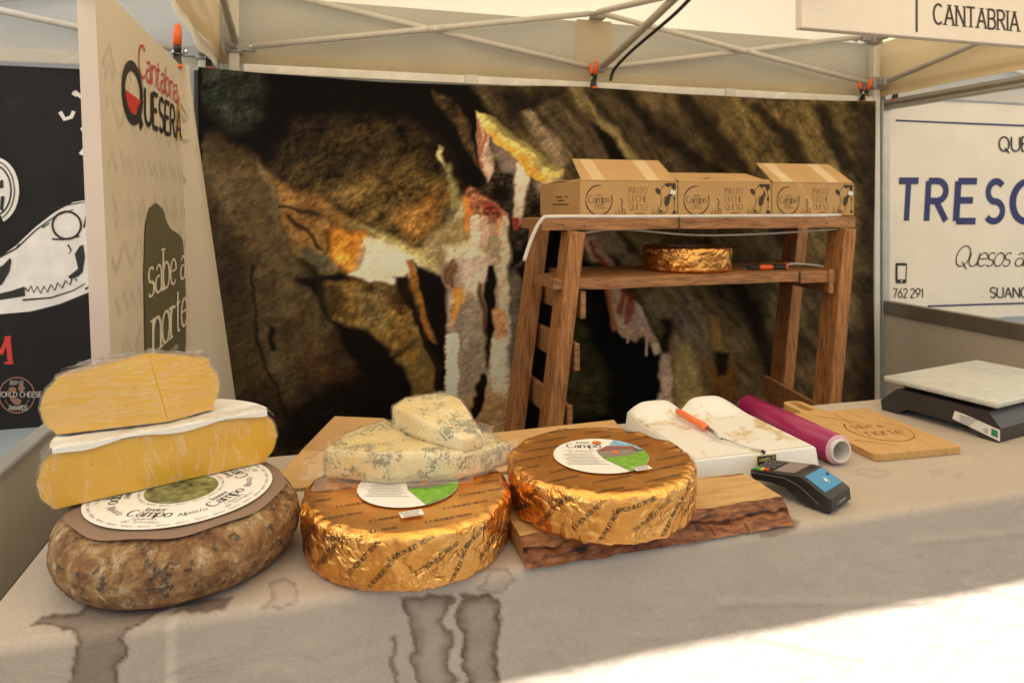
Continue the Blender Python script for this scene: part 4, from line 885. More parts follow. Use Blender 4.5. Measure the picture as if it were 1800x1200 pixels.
MB().sheet(paper_lip, 60, 8).build('label_edge', M['paper'], rw, True)
def over(s, t):      # film bunched over the paper
    q = ch0+Vector((math.cos(cd), math.sin(cd)))*(-.146+.292*s); f = .006-.03*t
    p = Vector((q.x+f*math.sin(cd), q.y-f*math.cos(cd), ZW+.080)); p.z += .006*abs(nz(p, 40, 3))*(1-t*.3)-.006*max(0, .25-t)*4*.5+(-.02*max(0, abs(2*s-1)-.93)*8); return p
MB().sheet(over, 90, 12).build('gathered_film', M['crumple'], rw, True)
ZU = ZW+.0815
ap = Vector((-.205, 1.060))
ru = thing('cheese_wedge', 'thick corner wedge of yellow cheese in streaky cling film on top of the half wheel', 'cheese', (ap.x, ap.y, ZU), 0, 'cut yellow cheeses in cling film')
Ru = lambda u: .076+.070*u
sector(ru, ap, math.radians(40), math.radians(189), Ru, ZU, .074, .098, mat=M['yellow'], lean=-.26)
sector(ru, ap, math.radians(40), math.radians(189), Ru, ZU+.0015, .074, .098, name='cling_film', infl=.0020, mat=M['film_streak'], mode='film', amp=.0007, lean=-.26)
def bunch(s, t):      # film gathered along the top back edge
    a = math.radians(60+118*s); r_ = Ru(s)*(.45+.5*t); p = Vector((ap.x+r_*math.cos(a)-.022*(1-t), ap.y+r_*math.sin(a), ZU+.098-.024*(.45+.5*t)+.002)); p += Vector((0, 0, .012*abs(nz(p, 38, 3))+.005*nz(p, 80, 1))); return p
MB().sheet(bunch, 60, 16).build('gathered_film', M['crumple'], ru, True)
# blue cheese pieces in plastic, on the left foil wheel
def blue_mat():
    m, n, l, b = newmat('blue_cheese'); v = coords(n, l)
    f = tex_noise(n, l, v, 120, 5, .7, 1.6); f2 = tex_noise(n, l, v, 24, 3); f3 = tex_noise(n, l, v, 9, 3)
    c = ramp(n, l, f3, [(.35, (.74, .55, .22)), (.7, (.84, .72, .44))])
    add = n.new('ShaderNodeMath'); add.operation = 'MULTIPLY'; l.new(f, add.inputs[0]); l.new(f2, add.inputs[1])
    c = mixc(n, l, ramp(n, l, add.outputs[0], [(.27, (0, 0, 0)), (.315, (.8, .8, .8))]), c, (.10, .125, .085))
    l.new(c, b.inputs['Base Color']); b.inputs['Roughness'].default_value = .5
    bump(n, l, b, f, .4, .0015); return m
M['blue'] = blue_mat()
def lump(poly, z0, hs, infl=0, amp=.0015, n=10, e=.0028, seed=0):
    """soft-edged slab over an outline; hs gives the height at each outline point"""
    N = len(poly); P = []; Hh = []
    for i in range(N):
        for k in range(n):
            t = k/n; a, b = Vector(poly[i]), Vector(poly[(i+1) % N]); P.append(a.lerp(b, t)); Hh.append(hs[i]+(hs[(i+1) % N]-hs[i])*t)
    for _ in range(0): P = [(P[i-1]+P[i]*2+P[(i+1) % len(P)])/4 for i in range(len(P))]
    C = sum(P, Vector((0, 0)))/len(P); hm = sum(Hh)/len(Hh); rings = []
    for f, zf, ed in ((.0, 0, 0), (.5, 0, 0), (1, 0, -e), (1, 0, -e*.25), (1, .25, 0), (1, .5, 0), (1, .75, 0), (1, 1, -e*.25), (1, 1, -e), (.75, 1, -e), (.5, 1, -e), (.25, 1, -e), (0, 1, 0)):
        ring = []
        for p, h in zip(P, Hh):
            d = (p-C); q = C+d*f+d.normalized()*((ed+infl) if f else 0); hh = h*f+hm*(1-f)
            z = z0+(hh*zf if zf in (0, 1) else hh*zf)+(infl*(1 if zf == 1 else 0))
            if ed == -e*.25: z += (e*.3 if zf == 0 else -e*.3)
            w = Vector((q.x, q.y, z)); k = amp*(nz(w, 30, seed)+.6*nz(w, 75, seed+2))
            w += Vector((d.x, d.y, 0)).normalized()*k*(1 if f == 1 else 0)+Vector((0, 0, k*(1 if zf == 1 else .0))); ring.append(w)
        rings.append(ring)
    K = len(P); mb = MB(); mb.add([v for r_ in rings for v in r_], [[i*K+j, i*K+(j+1) % K, (i+1)*K+(j+1) % K, (i+1)*K+j] for i in range(len(rings)-1) for j in range(K)]); return mb
ZA = ZC+HA+.0032
bp = [(.008, 1.040), (.09, .990), (.19, .975), (.285, 1.012), (.262, 1.065), (.18, 1.11), (.10, 1.128), (.04, 1.09)]
rb = thing('blue_cheese', 'large slab of blue veined cheese in loose plastic on the foil wheel', 'cheese', (.14, 1.05, ZA), 0, 'blue cheese pieces in plastic')
hb = [.040, .042, .040, .030, .034, .046, .048, .045]
lump(bp, ZA, hb, amp=.0009, seed=1).build('paste', M['blue'], rb, True)
lump(bp, ZA+.0005, hb, .0018, .003, seed=5).build('plastic_wrap', M['crumple'], rb, True)
def crumpled(name, corners, par, amp, seed, nu=40, nv=24):
    a, b, c, d = [Vector(q) for q in corners]
    def f(s, t):
        p = a.lerp(b, s).lerp(d.lerp(c, s), t); e = 1-abs(2*t-1)*.3; k = nz(p, 34, seed)*amp+nz(p, 80, seed+1)*amp*.5
        return p+Vector((k*.4, -k*.5, abs(k)*1.2*e))
    return MB().sheet(f, nu, nv).build(name, M['crumple'], par, True)
crumpled('loose_film', [(-.028, 1.02, ZA+.004), (.015, 1.035, ZA+.004), (.02, 1.07, ZA+.044), (-.02, 1.07, ZA+.012)], rb, .009, 3)
crumpled('loose_film', [(-.012, 1.00, ZA-.004), (.10, .972, ZA+.003), (.11, .995, ZA+.006), (.0, 1.035, ZA+.012)], rb, .006, 7)
crumpled('loose_film', [(.09, .965, ZA+.0035), (.21, .95, ZA+.004), (.22, .98, ZA+.012), (.10, .99, ZA+.010)], rb, .005, 11)
crumpled('loose_film', [(.20, .962, ZA+.004), (.288, .99, ZA+.004), (.302, 1.03, ZA+.034), (.235, .99, ZA+.03)], rb, .006, 13)
ZS = ZA+.0475
sp = [(.112, 1.098), (.135, 1.122), (.20, 1.128), (.222, 1.09), (.235, .992), (.205, .980), (.15, 1.035)]
rs = thing('blue_cheese', 'small wedge of blue veined cheese sitting on the larger slab', 'cheese', (.17, 1.06, ZS-.004), 0, 'blue cheese pieces in plastic')
hs_ = [.036, .042, .046, .042, .022, .022, .032]
zs0 = ZS-.005
sm = lump(sp, zs0, hs_, amp=.0007, seed=8); 
def sink(mb):         # the tip leans down onto the slab
    for v in mb.v: v.z -= max(0, (1.06-v.y))*.10
    return mb
sink(sm).build('paste', M['blue'], rs, True)
sink(lump(sp, zs0+.0005, hs_, .0014, .002, seed=12)).build('plastic_wrap', M['crumple'], rs, True)
crumpled('loose_film', [(.205, .985, zs0+.004), (.25, 1.0, zs0-.004), (.262, 1.03, zs0+.012), (.222, 1.03, zs0+.026)], rs, .006, 17, 24, 16)

# ------------------------------------------------------------------ bark-edged slab
def bark_slab():
    x0, x1, t = .262, .684, .030; yb = 1.005
    root = thing('wooden_slab', 'pale wooden serving slab with a rough cracked bark edge', 'board', (.47, .93, ZC))
    top = wood('slab_top', (.46, .26, .085), (.66, .43, .18), (1.2, 9, 9), .55, .15)
    nx = 120
    def fr(x, z):       # front edge: slopes outward to the bottom, broken bark
        p = Vector((x, 0, z)); return .896-.030*(1-z/t)-.004*nz((x*1.0, z*2.5, 1), 26)-.003*nz((x, z*3, 2), 60)+(.012*max(0, .3-(x-x0)/.1) if x < x0+.03 else 0)-.012*(1-(x-x0)/(x1-x0))
    MB().sheet(lambda s, q: Vector((x0+(x1-x0)*s, fr(x0+(x1-x0)*s, t)*(1-q)+(yb-.02*s)*q, ZC+t+.0002*math.sin(s*40))), nx, 12).build('top_face', top, root, True)
    m, n, l, b = newmat('bark'); v = coords(n, l, 'Object', (1, 2.2, 3)); f = tex_noise(n, l, v, 26, 7, .68, .8); f2 = tex_noise(n, l, v, 90, 5, .65)
    c = ramp(n, l, f, [(.36, (.016, .008, .005)), (.43, (.15, .048, .016)), (.56, (.32, .115, .038)), (.70, (.48, .23, .09))]); l.new(c, b.inputs['Base Color']); b.inputs['Roughness'].default_value = .6
    nb = bump(n, l, b, f, .9, .006); bump(n, l, b, f2, .5, .002, nb)
    def bark(s, q):
        x = x0+(x1-x0)*s; z = t*(1-q); y = fr(x, z); crack = math.exp(-((z-.014-.009*nz((x, 1, 4), 13)-.003*nz((x, 1, 4), 60))/.0022)**2)*1.5
        return Vector((x, y+.007*crack-.003*abs(nz((x, z*2, 5), 40)), ZC+max(.0003, z)))
    MB().sheet(bark, 200, 26).build('bark_edge', m, root, True)
    end = wood('slab_end', (.30, .13, .05), (.46, .24, .09), (9, 2, 9))
    for x, k in ((x0, 0), (x1, 1)):
        MB().sheet(lambda s, q: Vector((x, fr(x, t*(1-q))*(1-s)+(yb-.02*k)*s, ZC+t*(1-q)+.0003)), 8, 6).build('end_grain', end, root)
    MB().box(((x0+x1)/2, yb-.012, ZC+t/2), (x1-x0-.004, .004, t-.002)).build('back_edge', end, root)
    for x in (.545, .60): MB().tube([(x, fr(x, .01)-.002, ZC+.012), (x+.004, fr(x, .01)-.008, ZC+.004), (x+.002, fr(x, .01)-.007, ZC-.004)], [.0014, .001, .0004], 5).build('bark_splinter', m, root)
bark_slab()

# ------------------------------------------------------------------ cheese cutter
def cutter():
    x0, x1, y0, y1, h = .622, .868, 1.042, 1.318, .040
    root = thing('cheese_cutter', 'white plastic cheese cutting base smeared with cheese and fitted with an orange handled wire', 'cheese cutter', ((x0+x1)/2, (y0+y1)/2, ZC))
    m, n, l, b = newmat('smeared_plastic'); v = coords(n, l, 'Object', (1, 1, .3)); f = tex_noise(n, l, v, 15, 8, .74, .35); f2 = tex_noise(n, l, v, 7, 3); f3 = tex_noise(n, l, v, 60, 4, .6)
    ge = n.new('ShaderNodeNewGeometry'); sp_ = n.new('ShaderNodeSeparateXYZ'); l.new(ge.outputs['True Normal'], sp_.inputs[0])
    mu = n.new('ShaderNodeMath'); mu.operation = 'MULTIPLY'; l.new(ramp(n, l, f, [(.53, (0, 0, 0)), (.61, (.8, .8, .8))]), mu.inputs[0]); l.new(ramp(n, l, sp_.outputs[2], [(.55, (.03, .03, .03)), (.9, (1, 1, 1))]), mu.inputs[1])
    c = mixc(n, l, mu.outputs[0], (.78, .755, .70), ramp(n, l, f3, [(.35, (.42, .27, .07)), (.65, (.66, .50, .22))])); l.new(c, b.inputs['Base Color']); b.inputs['Roughness'].default_value = .38
    bump(n, l, b, mu.outputs[0], .3, .001)
    def top(s, t):
        x = x0+.004+(x1-x0-.008)*s; y = y0+.004+(y1-y0-.008)*t
        lobe = max(math.exp(-((s-.24)/.23)**4), math.exp(-((s-.76)/.23)**4)); lobe *= 1-.75*math.exp(-((s-.5)/.05)**2)
        k = max(0, (t-.70)/.30); back = k*k*(3-2*k)
        cx = (s-.24) if s < .5 else (s-.76); cut = max(0, t-1+.16*min(1, (cx/.26)**2)*1)
        return Vector((x, y-cut*.05, ZC+h+.022*back*lobe-.0015*math.exp(-((s-.5)/.012)**2)))
    nu, nv = 60, 50; T_ = [[top(i/nu, j/nv) for j in range(nv+1)] for i in range(nu+1)]
    mb = MB().add([p for r_ in T_ for p in r_], [[i*(nv+1)+j, (i+1)*(nv+1)+j, (i+1)*(nv+1)+j+1, i*(nv+1)+j+1] for i in range(nu) for j in range(nv)])
    rim = [T_[i][0] for i in range(nu+1)]+[T_[nu][j] for j in range(1, nv+1)]+[T_[i][nv] for i in range(nu-1, -1, -1)]+[T_[0][j] for j in range(nv-1, 0, -1)]
    cx, cy = (x0+x1)/2, (y0+y1)/2; rings = []
    for o, zf in ((.0, 1), (.0025, .96), (.004, .9), (.008, .0)):
        rings.append([Vector((p.x+(o if p.x > cx else -o)*(1 if abs(p.x-cx) > .1 else 0), p.y+(o if p.y > cy else -o)*(1 if abs(p.y-cy) > .12 else 0), ZC+(p.z-ZC)*zf-(.0006 if zf == 1 else 0))) for p in rim])
    K = len(rim); mb.add([p for r_ in rings for p in r_], [[i*K+j, i*K+(j+1) % K, (i+1)*K+(j+1) % K, (i+1)*K+j] for i in range(len(rings)-1) for j in range(K)])
    mb.build('base', m, root, True)
    ox = cx-.012
    hd = plain('orange_handle', (.86, .20, .06), .35, vary=.04)
    a = onZ(1190, 722, ZC+h+.014); b_ = onZ(1243, 752, ZC+h+.010); c_ = onZ(1268, 770, ZC+h+.008); d_ = Vector((cx+.012, y0+.001, ZC+h+.001))
    MB().tube([a, a.lerp(b_, .08), a.lerp(b_, .5), a.lerp(b_, .92), b_], [.005, .0072, .0068, .0075, .006], 14).build('handle', hd, root, True)
    MB().tube([b_, c_], [.0042, .0032], 10).build('ferrule', M['steel'], root, True)
    for s in (-.0022, .0022): MB().tube([c_+Vector((s, 0, 0)), c_.lerp(d_, .5)+Vector((s*1.2, 0, -.001)), d_], .0007, 6).build('wire', M['steel'], root, True)
    MB().tube([d_, d_+Vector((0, -.009, -.006)), d_+Vector((.0, -.0105, -.034))], .0007, 6).build('wire', M['steel'], root, True)
    MB().tube([d_+Vector((0, .001, .001)), d_+Vector((0, -.004, -.001))], .0028, 10).build('wire_stop', M['clamp_black'], root, True)
    yl = y0-.0068; mp = lambda x, z, o: Vector((cx+.012+x, yl-o-.002*(1-(z+.02)/.04), ZC+.0255+z))
    st = Print().poly([(-.019, -.0135), (.021, -.0135), (.021, .0125), (-.019, .0125)]).build('maker_sticker', plain('yellow_sticker', (.62, .52, .16), .5), root, mp, .0012)
    Print().poly([(-.0178, -.0122), (.0198, -.0122), (.0198, .0112), (-.0178, .0112)]).build('sticker_field', M['clamp_black'], st, mp, .0016)
    P = Print().text('HANDEE', -.014, .002, .0062, .17, 0, fit=.022)
    for i in range(3): P.stroke([(.002, -.003-.003*i), (.017-.002*i, -.003-.003*i)], .0012)
    for i in range(2): P.stroke([(.011, .0085-.003*i), (.018, .0085-.003*i)], .001)
    P.build('sticker_print', plain('yellow_ink', (.66, .58, .24), .5), st, mp, .002)
cutter()

# ------------------------------------------------------------------ film roll
root = thing('film_roll', 'magenta roll of cling film with a white cardboard core beside the cutter', 'film roll', (.917, 1.17, ZC))
rr = .0275; y0, y1 = 1.035, 1.325; xr = .918; zr = ZC+rr+.0005
mg = plain('magenta_film', (.33, .022, .105), .18, vary=.12, vscale=30, scale=(1, .15, 1))
mb = MB(); prof = [(rr-.006, y0+.012), (rr-.003, y0+.008), (rr, y0+.012), (rr, y1-.01), (rr-.002, y1-.006), (rr-.007, y1-.006)]
def yl(prof, n=48): return MB().lathe([(r_, y) for r_, y in prof], n)
def turn(mb): mb.v = [Vector((xr+v.x, v.z, zr+v.y)) for v in mb.v]; return mb
turn(yl([(rr-.008, y0+.010), (rr-.001, y0+.010), (rr, y0+.0115), (rr, y1-.009), (rr-.001, y1-.008), (rr-.008, y1-.008)])).build('film', mg, root, True)
auto(turn(yl([(rr-.0065, y0), (rr-.0065, y1), (rr-.009, y1), (rr-.009, y0), (rr-.0065, y0)])).build('core', plain('white_card_core', (.70, .66, .60), .7, bscale=120), root), 30)
auto(turn(yl([(rr-.0064, y0+.0095), (rr-.0005, y0+.0095), (rr-.0064, y0+.006), (rr-.0064, y0+.0095)])).build('film_end', plain('pink_film_edge', (.62, .36, .44), .3), root), 30)

# ------------------------------------------------------------------ bamboo board
def bamboo():
    root = thing('cutting_board', 'bamboo cutting board with a looped handle and engraved lettering', 'cutting board', (1.10, 1.16, ZC), math.radians(-3), None)
    m = wood('bamboo', (.50, .27, .085), (.62, .38, .14), (14, 1.2, 6), .5, .12)
    w, L, t = .098, .128, .013; pts = []
    def cr(cx, cy, r_, a0, a1, n=8): return [(cx+r_*math.cos(math.radians(a0+(a1-a0)*i/n)), cy+r_*math.sin(math.radians(a0+(a1-a0)*i/n))) for i in range(n+1)]
    out = cr(-w+.01, -L+.01, .01, 180, 270)+cr(w-.01, -L+.01, .01, 270, 360)+cr(w-.012, L-.012, .012, 0, 90)+[(.0, L), (-.012, L+.006)]+cr(-.03, L+.068, .018, 0, 90)+cr(-.045, L+.068, .018, 90, 180)+[(-.066, L+.006), (-.075, L)]+cr(-w+.012, L-.012, .012, 90, 180)
    hole = [(-.037+.0105*math.cos(a)*1.0, L+.044+(.024 if math.sin(a) > 0 else -.024)+.0105*math.sin(a)) for a in [2*math.pi*i/24 for i in range(24)]]
    tri = tessellate_polygon([[Vector((*p, 0)) for p in out], [Vector((*p, 0)) for p in hole]]); al = out+hole; N = len(al)
    vs = [Vector((p[0], p[1], t)) for p in al]+[Vector((p[0], p[1], .0004)) for p in al]; fs = [list(f) for f in tri]+[[i+N for i in f][::-1] for f in tri]
    no = len(out); fs += [[i, (i+1) % no, (i+1) % no+N, i+N] for i in range(no)]; nh = len(hole); fs += [[no+i, no+(i+1) % nh, no+(i+1) % nh+N, no+i+N] for i in range(nh)]
    MB().add(vs, fs).build('board', m, root, False, True)
    dk = plain('burnt_engraving', (.24, .085, .022), .7, vary=.3, vscale=60); mp = lambda x, y, o: Vector((x, y, t+o))
    P = Print().stroke(arc(.012, -.01, .062, .066, 130, 395, 40), .004, 0, .0015)
    P.text('sabe a', -.034, .008, .028, .10, .5, True, .15, fit=.07, rot=-.1); P.text('norte', -.030, -.034, .032, .12, .5, True, .15, fit=.078, rot=-.1)
    P.build('engraving', dk, root, mp, .0003, True)
    P = Print()
    for a, b_ in (((-.05, .10), (.06, -.03)), ((-.08, -.05), (-.02, -.1)), ((.0, .11), (-.03, .0))): P.stroke([a, ((a[0]+b_[0])/2+.006, (a[1]+b_[1])/2), b_], .0022, 0, .0008)
    P.build('knife_marks', plain('reddish_scratch', (.34, .15, .06), .7), root, mp, .0006, True)
bamboo()

# ------------------------------------------------------------------ scale
def scale_():
    root = thing('kitchen_scale', 'dark grey shop scale with a pale weighing plate painted with a mottled reflection', 'scale', (1.47, 1.21, ZC), math.radians(11))
    bd = plain('scale_body', (.030, .027, .028), .4, vary=.1); W2, D2 = .185, .125
    ar = [(-D2, 0), (-D2+.035, 0), (-D2+.060, .016), (D2-.060, .016), (D2-.035, 0), (D2, 0), (D2+.004, .02), (D2-.035, .056), (-D2+.02, .058), (-D2-.004, .03)]
    # side profile seen from the left: sloping front, arch between the feet
    MB().prism(ar, -W2, W2, lambda y, z, x: Vector((x, y, z+.0004))).build('body', bd, root, False, True)
    MB().box((.0, .0, .0615), (2*W2-.06, 2*D2-.06, .008), None, .002).build('plate_support', M['clamp_black'], root, local=True)
    mm, n, l, b = newmat('plate_painted_reflection'); v = coords(n, l); f = tex_noise(n, l, v, 24, 5, .6, 1.5); l.new(ramp(n, l, f, [(.35, (.46, .46, .42)), (.6, (.54, .53, .48)), (.75, (.57, .55, .50))]), b.inputs['Base Color']); b.inputs['Roughness'].default_value = .25  # faint mottled reflection painted into the plate's grey
    MB().box((.0, .0, .0735), (2*W2+.0, 2*D2-.005, .013), None, .005, 2).build('weighing_plate', mm, root, True, True)
    P = lambda y, z, o: Vector((-W2-o, -y, z))
    s = Print().poly([(.035, .024), (.128, .004), (.128, .027), (.06, .040), (.04, .042)]).build('rating_sticker', M['paper'], root, P, .0008, True)
    Print().poly([(.112, .012), (.124, .010), (.124, .024), (.112, .026)]).build('green_mark', plain('green_ink', (.03, .25, .16), .5), s, P, .0012, True)
    q = Print().text('CE', -.0, 0, .007, .14); q.p = [[(.107-p[0]*.9 if False else .098+p[0]*.8, .015+p[1]) for p in pl] for pl in q.p]
    for i in range(5): q.stroke([(.05, .036-.004*i), (.085-.004*i, .0335-.004*i)], .0012)
    q.build('sticker_print', M['ink'], s, P, .0012, True)
scale_()

# ------------------------------------------------------------------ payment terminal
def terminal():
    ang = math.radians(-65); org = Vector((.757, .874)); Lx, Wd = .138, .072
    root = thing('card_terminal', 'black card payment terminal with a blue printer cover beside the bark slab', 'card reader', (.745, .95, ZC))
    e = Vector((-math.cos(ang), -math.sin(ang))); w = Vector((-math.sin(ang), math.cos(ang)))
    def F(l, z, y): q = org+e*l+w*y; return Vector((q.x, q.y, ZC+z))
    prof = [(0, .008), (.006, .0008), (.034, .0008), (.05, .005), (.075, .020), (.10, .021), (Lx-.004, .016), (Lx, .022), (Lx, .03), (Lx-.008, .033), (.058, .046), (.046, .046), (.012, .030), (.002, .025)]
    body = plain('terminal_black', (.016, .016, .017), .34, vary=.15)
    def shell(y0, y1, ins):
        mb = MB(); n = len(prof); c = (.07, .028); rings = []
        for y, k in ((y0, ins), (y0+.004, 0), (y1-.004, 0), (y1, ins)):
            rings += [F(p[0]+(c[0]-p[0])*k*.6, p[1]+(c[1]-p[1])*k, y) for p in prof]
        fs = [[i*n+j, i*n+(j+1) % n, (i+1)*n+(j+1) % n, (i+1)*n+j] for i in range(3) for j in range(n)]+[list(range(n))[::-1], list(range(3*n, 4*n))]; return mb.add(rings, fs)
    auto(shell(0, Wd, .09).build('body', body, root), 40)
    def top(l): return .033+(.046-.033)*(Lx-.008-l)/(Lx-.008-.058)
    MT = lambda x, y, o: F(x, top(x)+o, y)
    def quad(nm, mat, x0, x1, y0, y1, par=root, off=.0006): return Print().poly([(x0, y0), (x1, y0), (x1, y1), (x0, y1)]).build(nm, mat, par, MT, off)
    quad('screen', plain('terminal_screen', (.30, .27, .26), .08, vary=.1), .064, .098, .008, .064)
    quad('bezel', plain('terminal_bezel', (.10, .085, .085), .15), .060, .101, .005, .067, off=.0003)
    key = plain('terminal_key', (.06, .06, .062), .45); cols = ((.55, .03, .02), (.62, .45, .02), (.03, .35, .10))
    def keyb(mat, l, y, wl, wy): MB().box(F(l, top(l)+.001, y), (wl, wy, .003), Matrix.Rotation(math.atan2(e.y, e.x), 3, 'Z'), .0006).build('key', mat, root)
    for i in range(4):
        for j in range(3): keyb(key, .106+.0078*i, .022+.016*j, .0055, .0125)
    for j, c in enumerate(cols): keyb(plain('coloured_key', c, .4), .110+.008*j, .0075, .006, .010)
    bl = plain('blue_cover', (.045, .24, .47), .3, vary=.05); sl_ = (.046-.030)/(.046-.012)
    MS = lambda x, y, o: F(.012+x, .030+x*sl_+o, y)
    cv = MB(); cv.add([MS(x, y, o) for o in (.0, .0012) for x, y in ((.001, .006), (.0325, .006), (.0325, .066), (.001, .066))], [[4, 5, 6, 7], [0, 1, 5, 4], [1, 2, 6, 5], [2, 3, 7, 6], [3, 0, 4, 7]]); cv = cv.build('printer_cover', bl, root)
    P = Print(); [P.stroke(arc(.014, .036, r_, r_, 20, 160, 8), .0012) for r_ in (.003, .006)]; P.ell(.014, .036, .0025, .0025, 12); P.build('contactless_mark', M['white_ink'], cv, MS, .0018)
    MB().tube([MS(.020, .056, .001), MS(.020, .056, .003)], .0022, 8).build('latch', M['clamp_black'], root)
    ME = lambda y, z, o: F(.0015-o, z, y)
    Print().stroke([(.020, .012), (.024, .018)], .003).build('end_mark', bl, root, ME, .0012)
    Print().stroke([(.028, .0145), (.036, .0145)], .0035).stroke([(.038, .0145), (.050, .0145)], .003).build('end_lettering', M['grey_ink'], root, ME, .0012)
    MB().tube([F(.02, .012, -.0006), F(.05, .030, -.0006), F(.075, .036, -.0006), F(.135, .028, -.0006)], .0009, 6).build('seam', plain('grey_seam', (.09, .09, .09), .4), root)
terminal()
# ------------------------------------------------------------------ plank rack behind the table
def rack():
    root = thing('wooden_rack', 'rustic rack of reddish reclaimed planks carrying the printed cartons', 'rack', (1.2, 2.16, 0))
    zt = EYE-.0425; zm = EYE-.2275
    def plank(nm, x0, x1, ya, yb, z, th, seed):
        def f(u, v, top):
            x = x0+(x1-x0)*u; y = ya+(yb-ya)*v; return Vector((x, y+(.006*nz((x, 3, seed), 6) if v < .5 else 0), z-(0 if top else th+.004*nz((x, 1, seed), 5))))
        n = 40; q = MB(); vs = []
        for i in range(n+1): vs += [f(i/n, 0, 1), f(i/n, 1, 1), f(i/n, 1, 0), f(i/n, 0, 0)]
        fs = [[i*4+k, i*4+(k+1) % 4, (i+1)*4+(k+1) % 4, (i+1)*4+k] for i in range(n) for k in range(4)]+[[0, 3, 2, 1], [n*4, n*4+1, n*4+2, n*4+3]]
        return q.add(vs, fs).build(nm, M['pallet'], root)
    plank('top_plank', .655, 1.815, 1.982, 2.20, zt, .036, 1); plank('top_plank', .80, 1.81, 2.206, 2.42, zt, .034, 2)
    plank('middle_plank', .69, 1.575, 1.975, 2.16, zm, .034, 3); plank('middle_plank', .80, 1.80, 2.166, 2.34, zm, .034, 4)
    plank('middle_plank', 1.579, 1.79, 1.98, 2.16, zm, .040, 5)
    legs = []
    for (xt, xb, y) in ((.765, .596, 2.00), (.766, .585, 2.34), (1.775, 1.632, 2.00), (1.856, 1.705, 2.34)):
        a = Vector((xt, y, zt-.040)); b = Vector((xb, y, 0)); legs.append((a, b))
        MB().beam(a, b, .05, .086, (0, 1, 0), .003).build('leg', M['pallet_v'], root)
    for (a, b), (c, d), zs, sx in ((legs[0], legs[1], (1.12, .96, .77, .35), .05), (legs[2], legs[3], (1.165, .70, .35), -.05)):
        for z in zs:
            k = (a.z-z)/a.z; p = a.lerp(b, k); q = c.lerp(d, k)
            MB().beam(p+Vector((sx, -.03, 0)), q+Vector((sx, .03, 0)), .018, .085, (0, 0, 1), .002).build('rung', M['pallet'], root)
    for x, z in ((1.12, zt), (.77, zm), (1.58, zm)): MB().beam((x, 1.974, z+.002), (x, 1.974, z-.042), .004, .004, (0, 1, 0), .001).build('tie', M['cable_black'], root)
    for i, (x, z) in enumerate(((.73, zt-.018), (.80, zt-.02), (1.70, zt-.018), (1.79, zt-.02))): MB().tube([(x, 1.985, z), (x, 1.973, z)], .0035, 8).build('nail', M['bracket'], root)
    return zt, zm
zt, zm = rack()
def cable(name, label, cat, pts, r_, mat, sub=6):
    P = [Vector(p) for p in pts]; out = []
    for i in range(len(P)-1):
        p0, p1, p2, p3 = P[max(i-1, 0)], P[i], P[i+1], P[min(i+2, len(P)-1)]
        for k in range(sub):
            t = k/sub; out.append(.5*((2*p1)+(p2-p0)*t+(2*p0-5*p1+4*p2-p3)*t*t+(3*p1-p0-3*p2+p3)*t**3))
    out.append(P[-1]); o = MB().tube(out, r_, 8).build(name, mat, None, True); return tag(o, label, cat)
cable('power_cable', 'white cable draped over the end and front edge of the rack top', 'cable', [(.60, 1.985, EYE-.17), (.625, 1.985, EYE-.10), (.655, 1.98, EYE-.045), (.70, 1.985, zt+.006), (.95, 1.986, zt+.005), (1.3, 1.986, zt+.005), (1.66, 1.987, zt+.005), (1.73, 1.99, zt+.006), (1.78, 2.01, zt+.005)], .006, M['cable_white'])
cable('power_cable', 'thin grey cable sagging beneath the top plank of the rack', 'cable', [(.80, 1.99, zt-.045), (.93, 1.99, zt-.036), (1.2, 2.0, zt-.058), (1.5, 2.0, zt-.055), (1.76, 1.99, zt-.042)], .0035, plain('grey_cable', (.30, .26, .22), .5))
cable('power_cable', 'black cable tied along the tent truss bar above the rack', 'cable', [atY(1073, 142, 2.45), atY(1080, 122, 2.42), atY(1108, 92, 2.28), atY(1150, 56, 2.1), atY(1185, 26, 1.95), atY(1215, -4, 1.8)], .006, M['cable_black'])
r = thing('utility_knife', 'orange and black knife lying on the middle plank beside the foil wheel', 'knife', (1.50, 2.05, zm))
kx, ky, kz = 1.47, 2.05, zm+.010
MB().tube([(kx, ky, kz), (kx+.012, ky, kz), (kx+.05, ky, kz), (kx+.06, ky, kz)], [.006, .0095, .009, .006], 12).build('handle', M['clamp_orange'], r, True)
MB().box((kx-.02, ky, kz), (.045, .016, .012), None, .003).build('sheath', M['clamp_black'], r)
MB().box((kx+.085, ky, kz), (.05, .018, .016), None, .004).build('grip', M['clamp_black'], r)
MB().box((kx+.112, ky, kz+.002), (.008, .02, .022), None, .002).build('end_cap', M['clamp_orange'], r)
cable('thin_lead', 'short pale lead lying behind the knife on the middle plank', 'cable', [(1.60, 2.10, zm+.004), (1.66, 2.12, zm+.012), (1.72, 2.10, zm+.010), (1.755, 2.06, zm+.004)], .004, M['cable_white'])

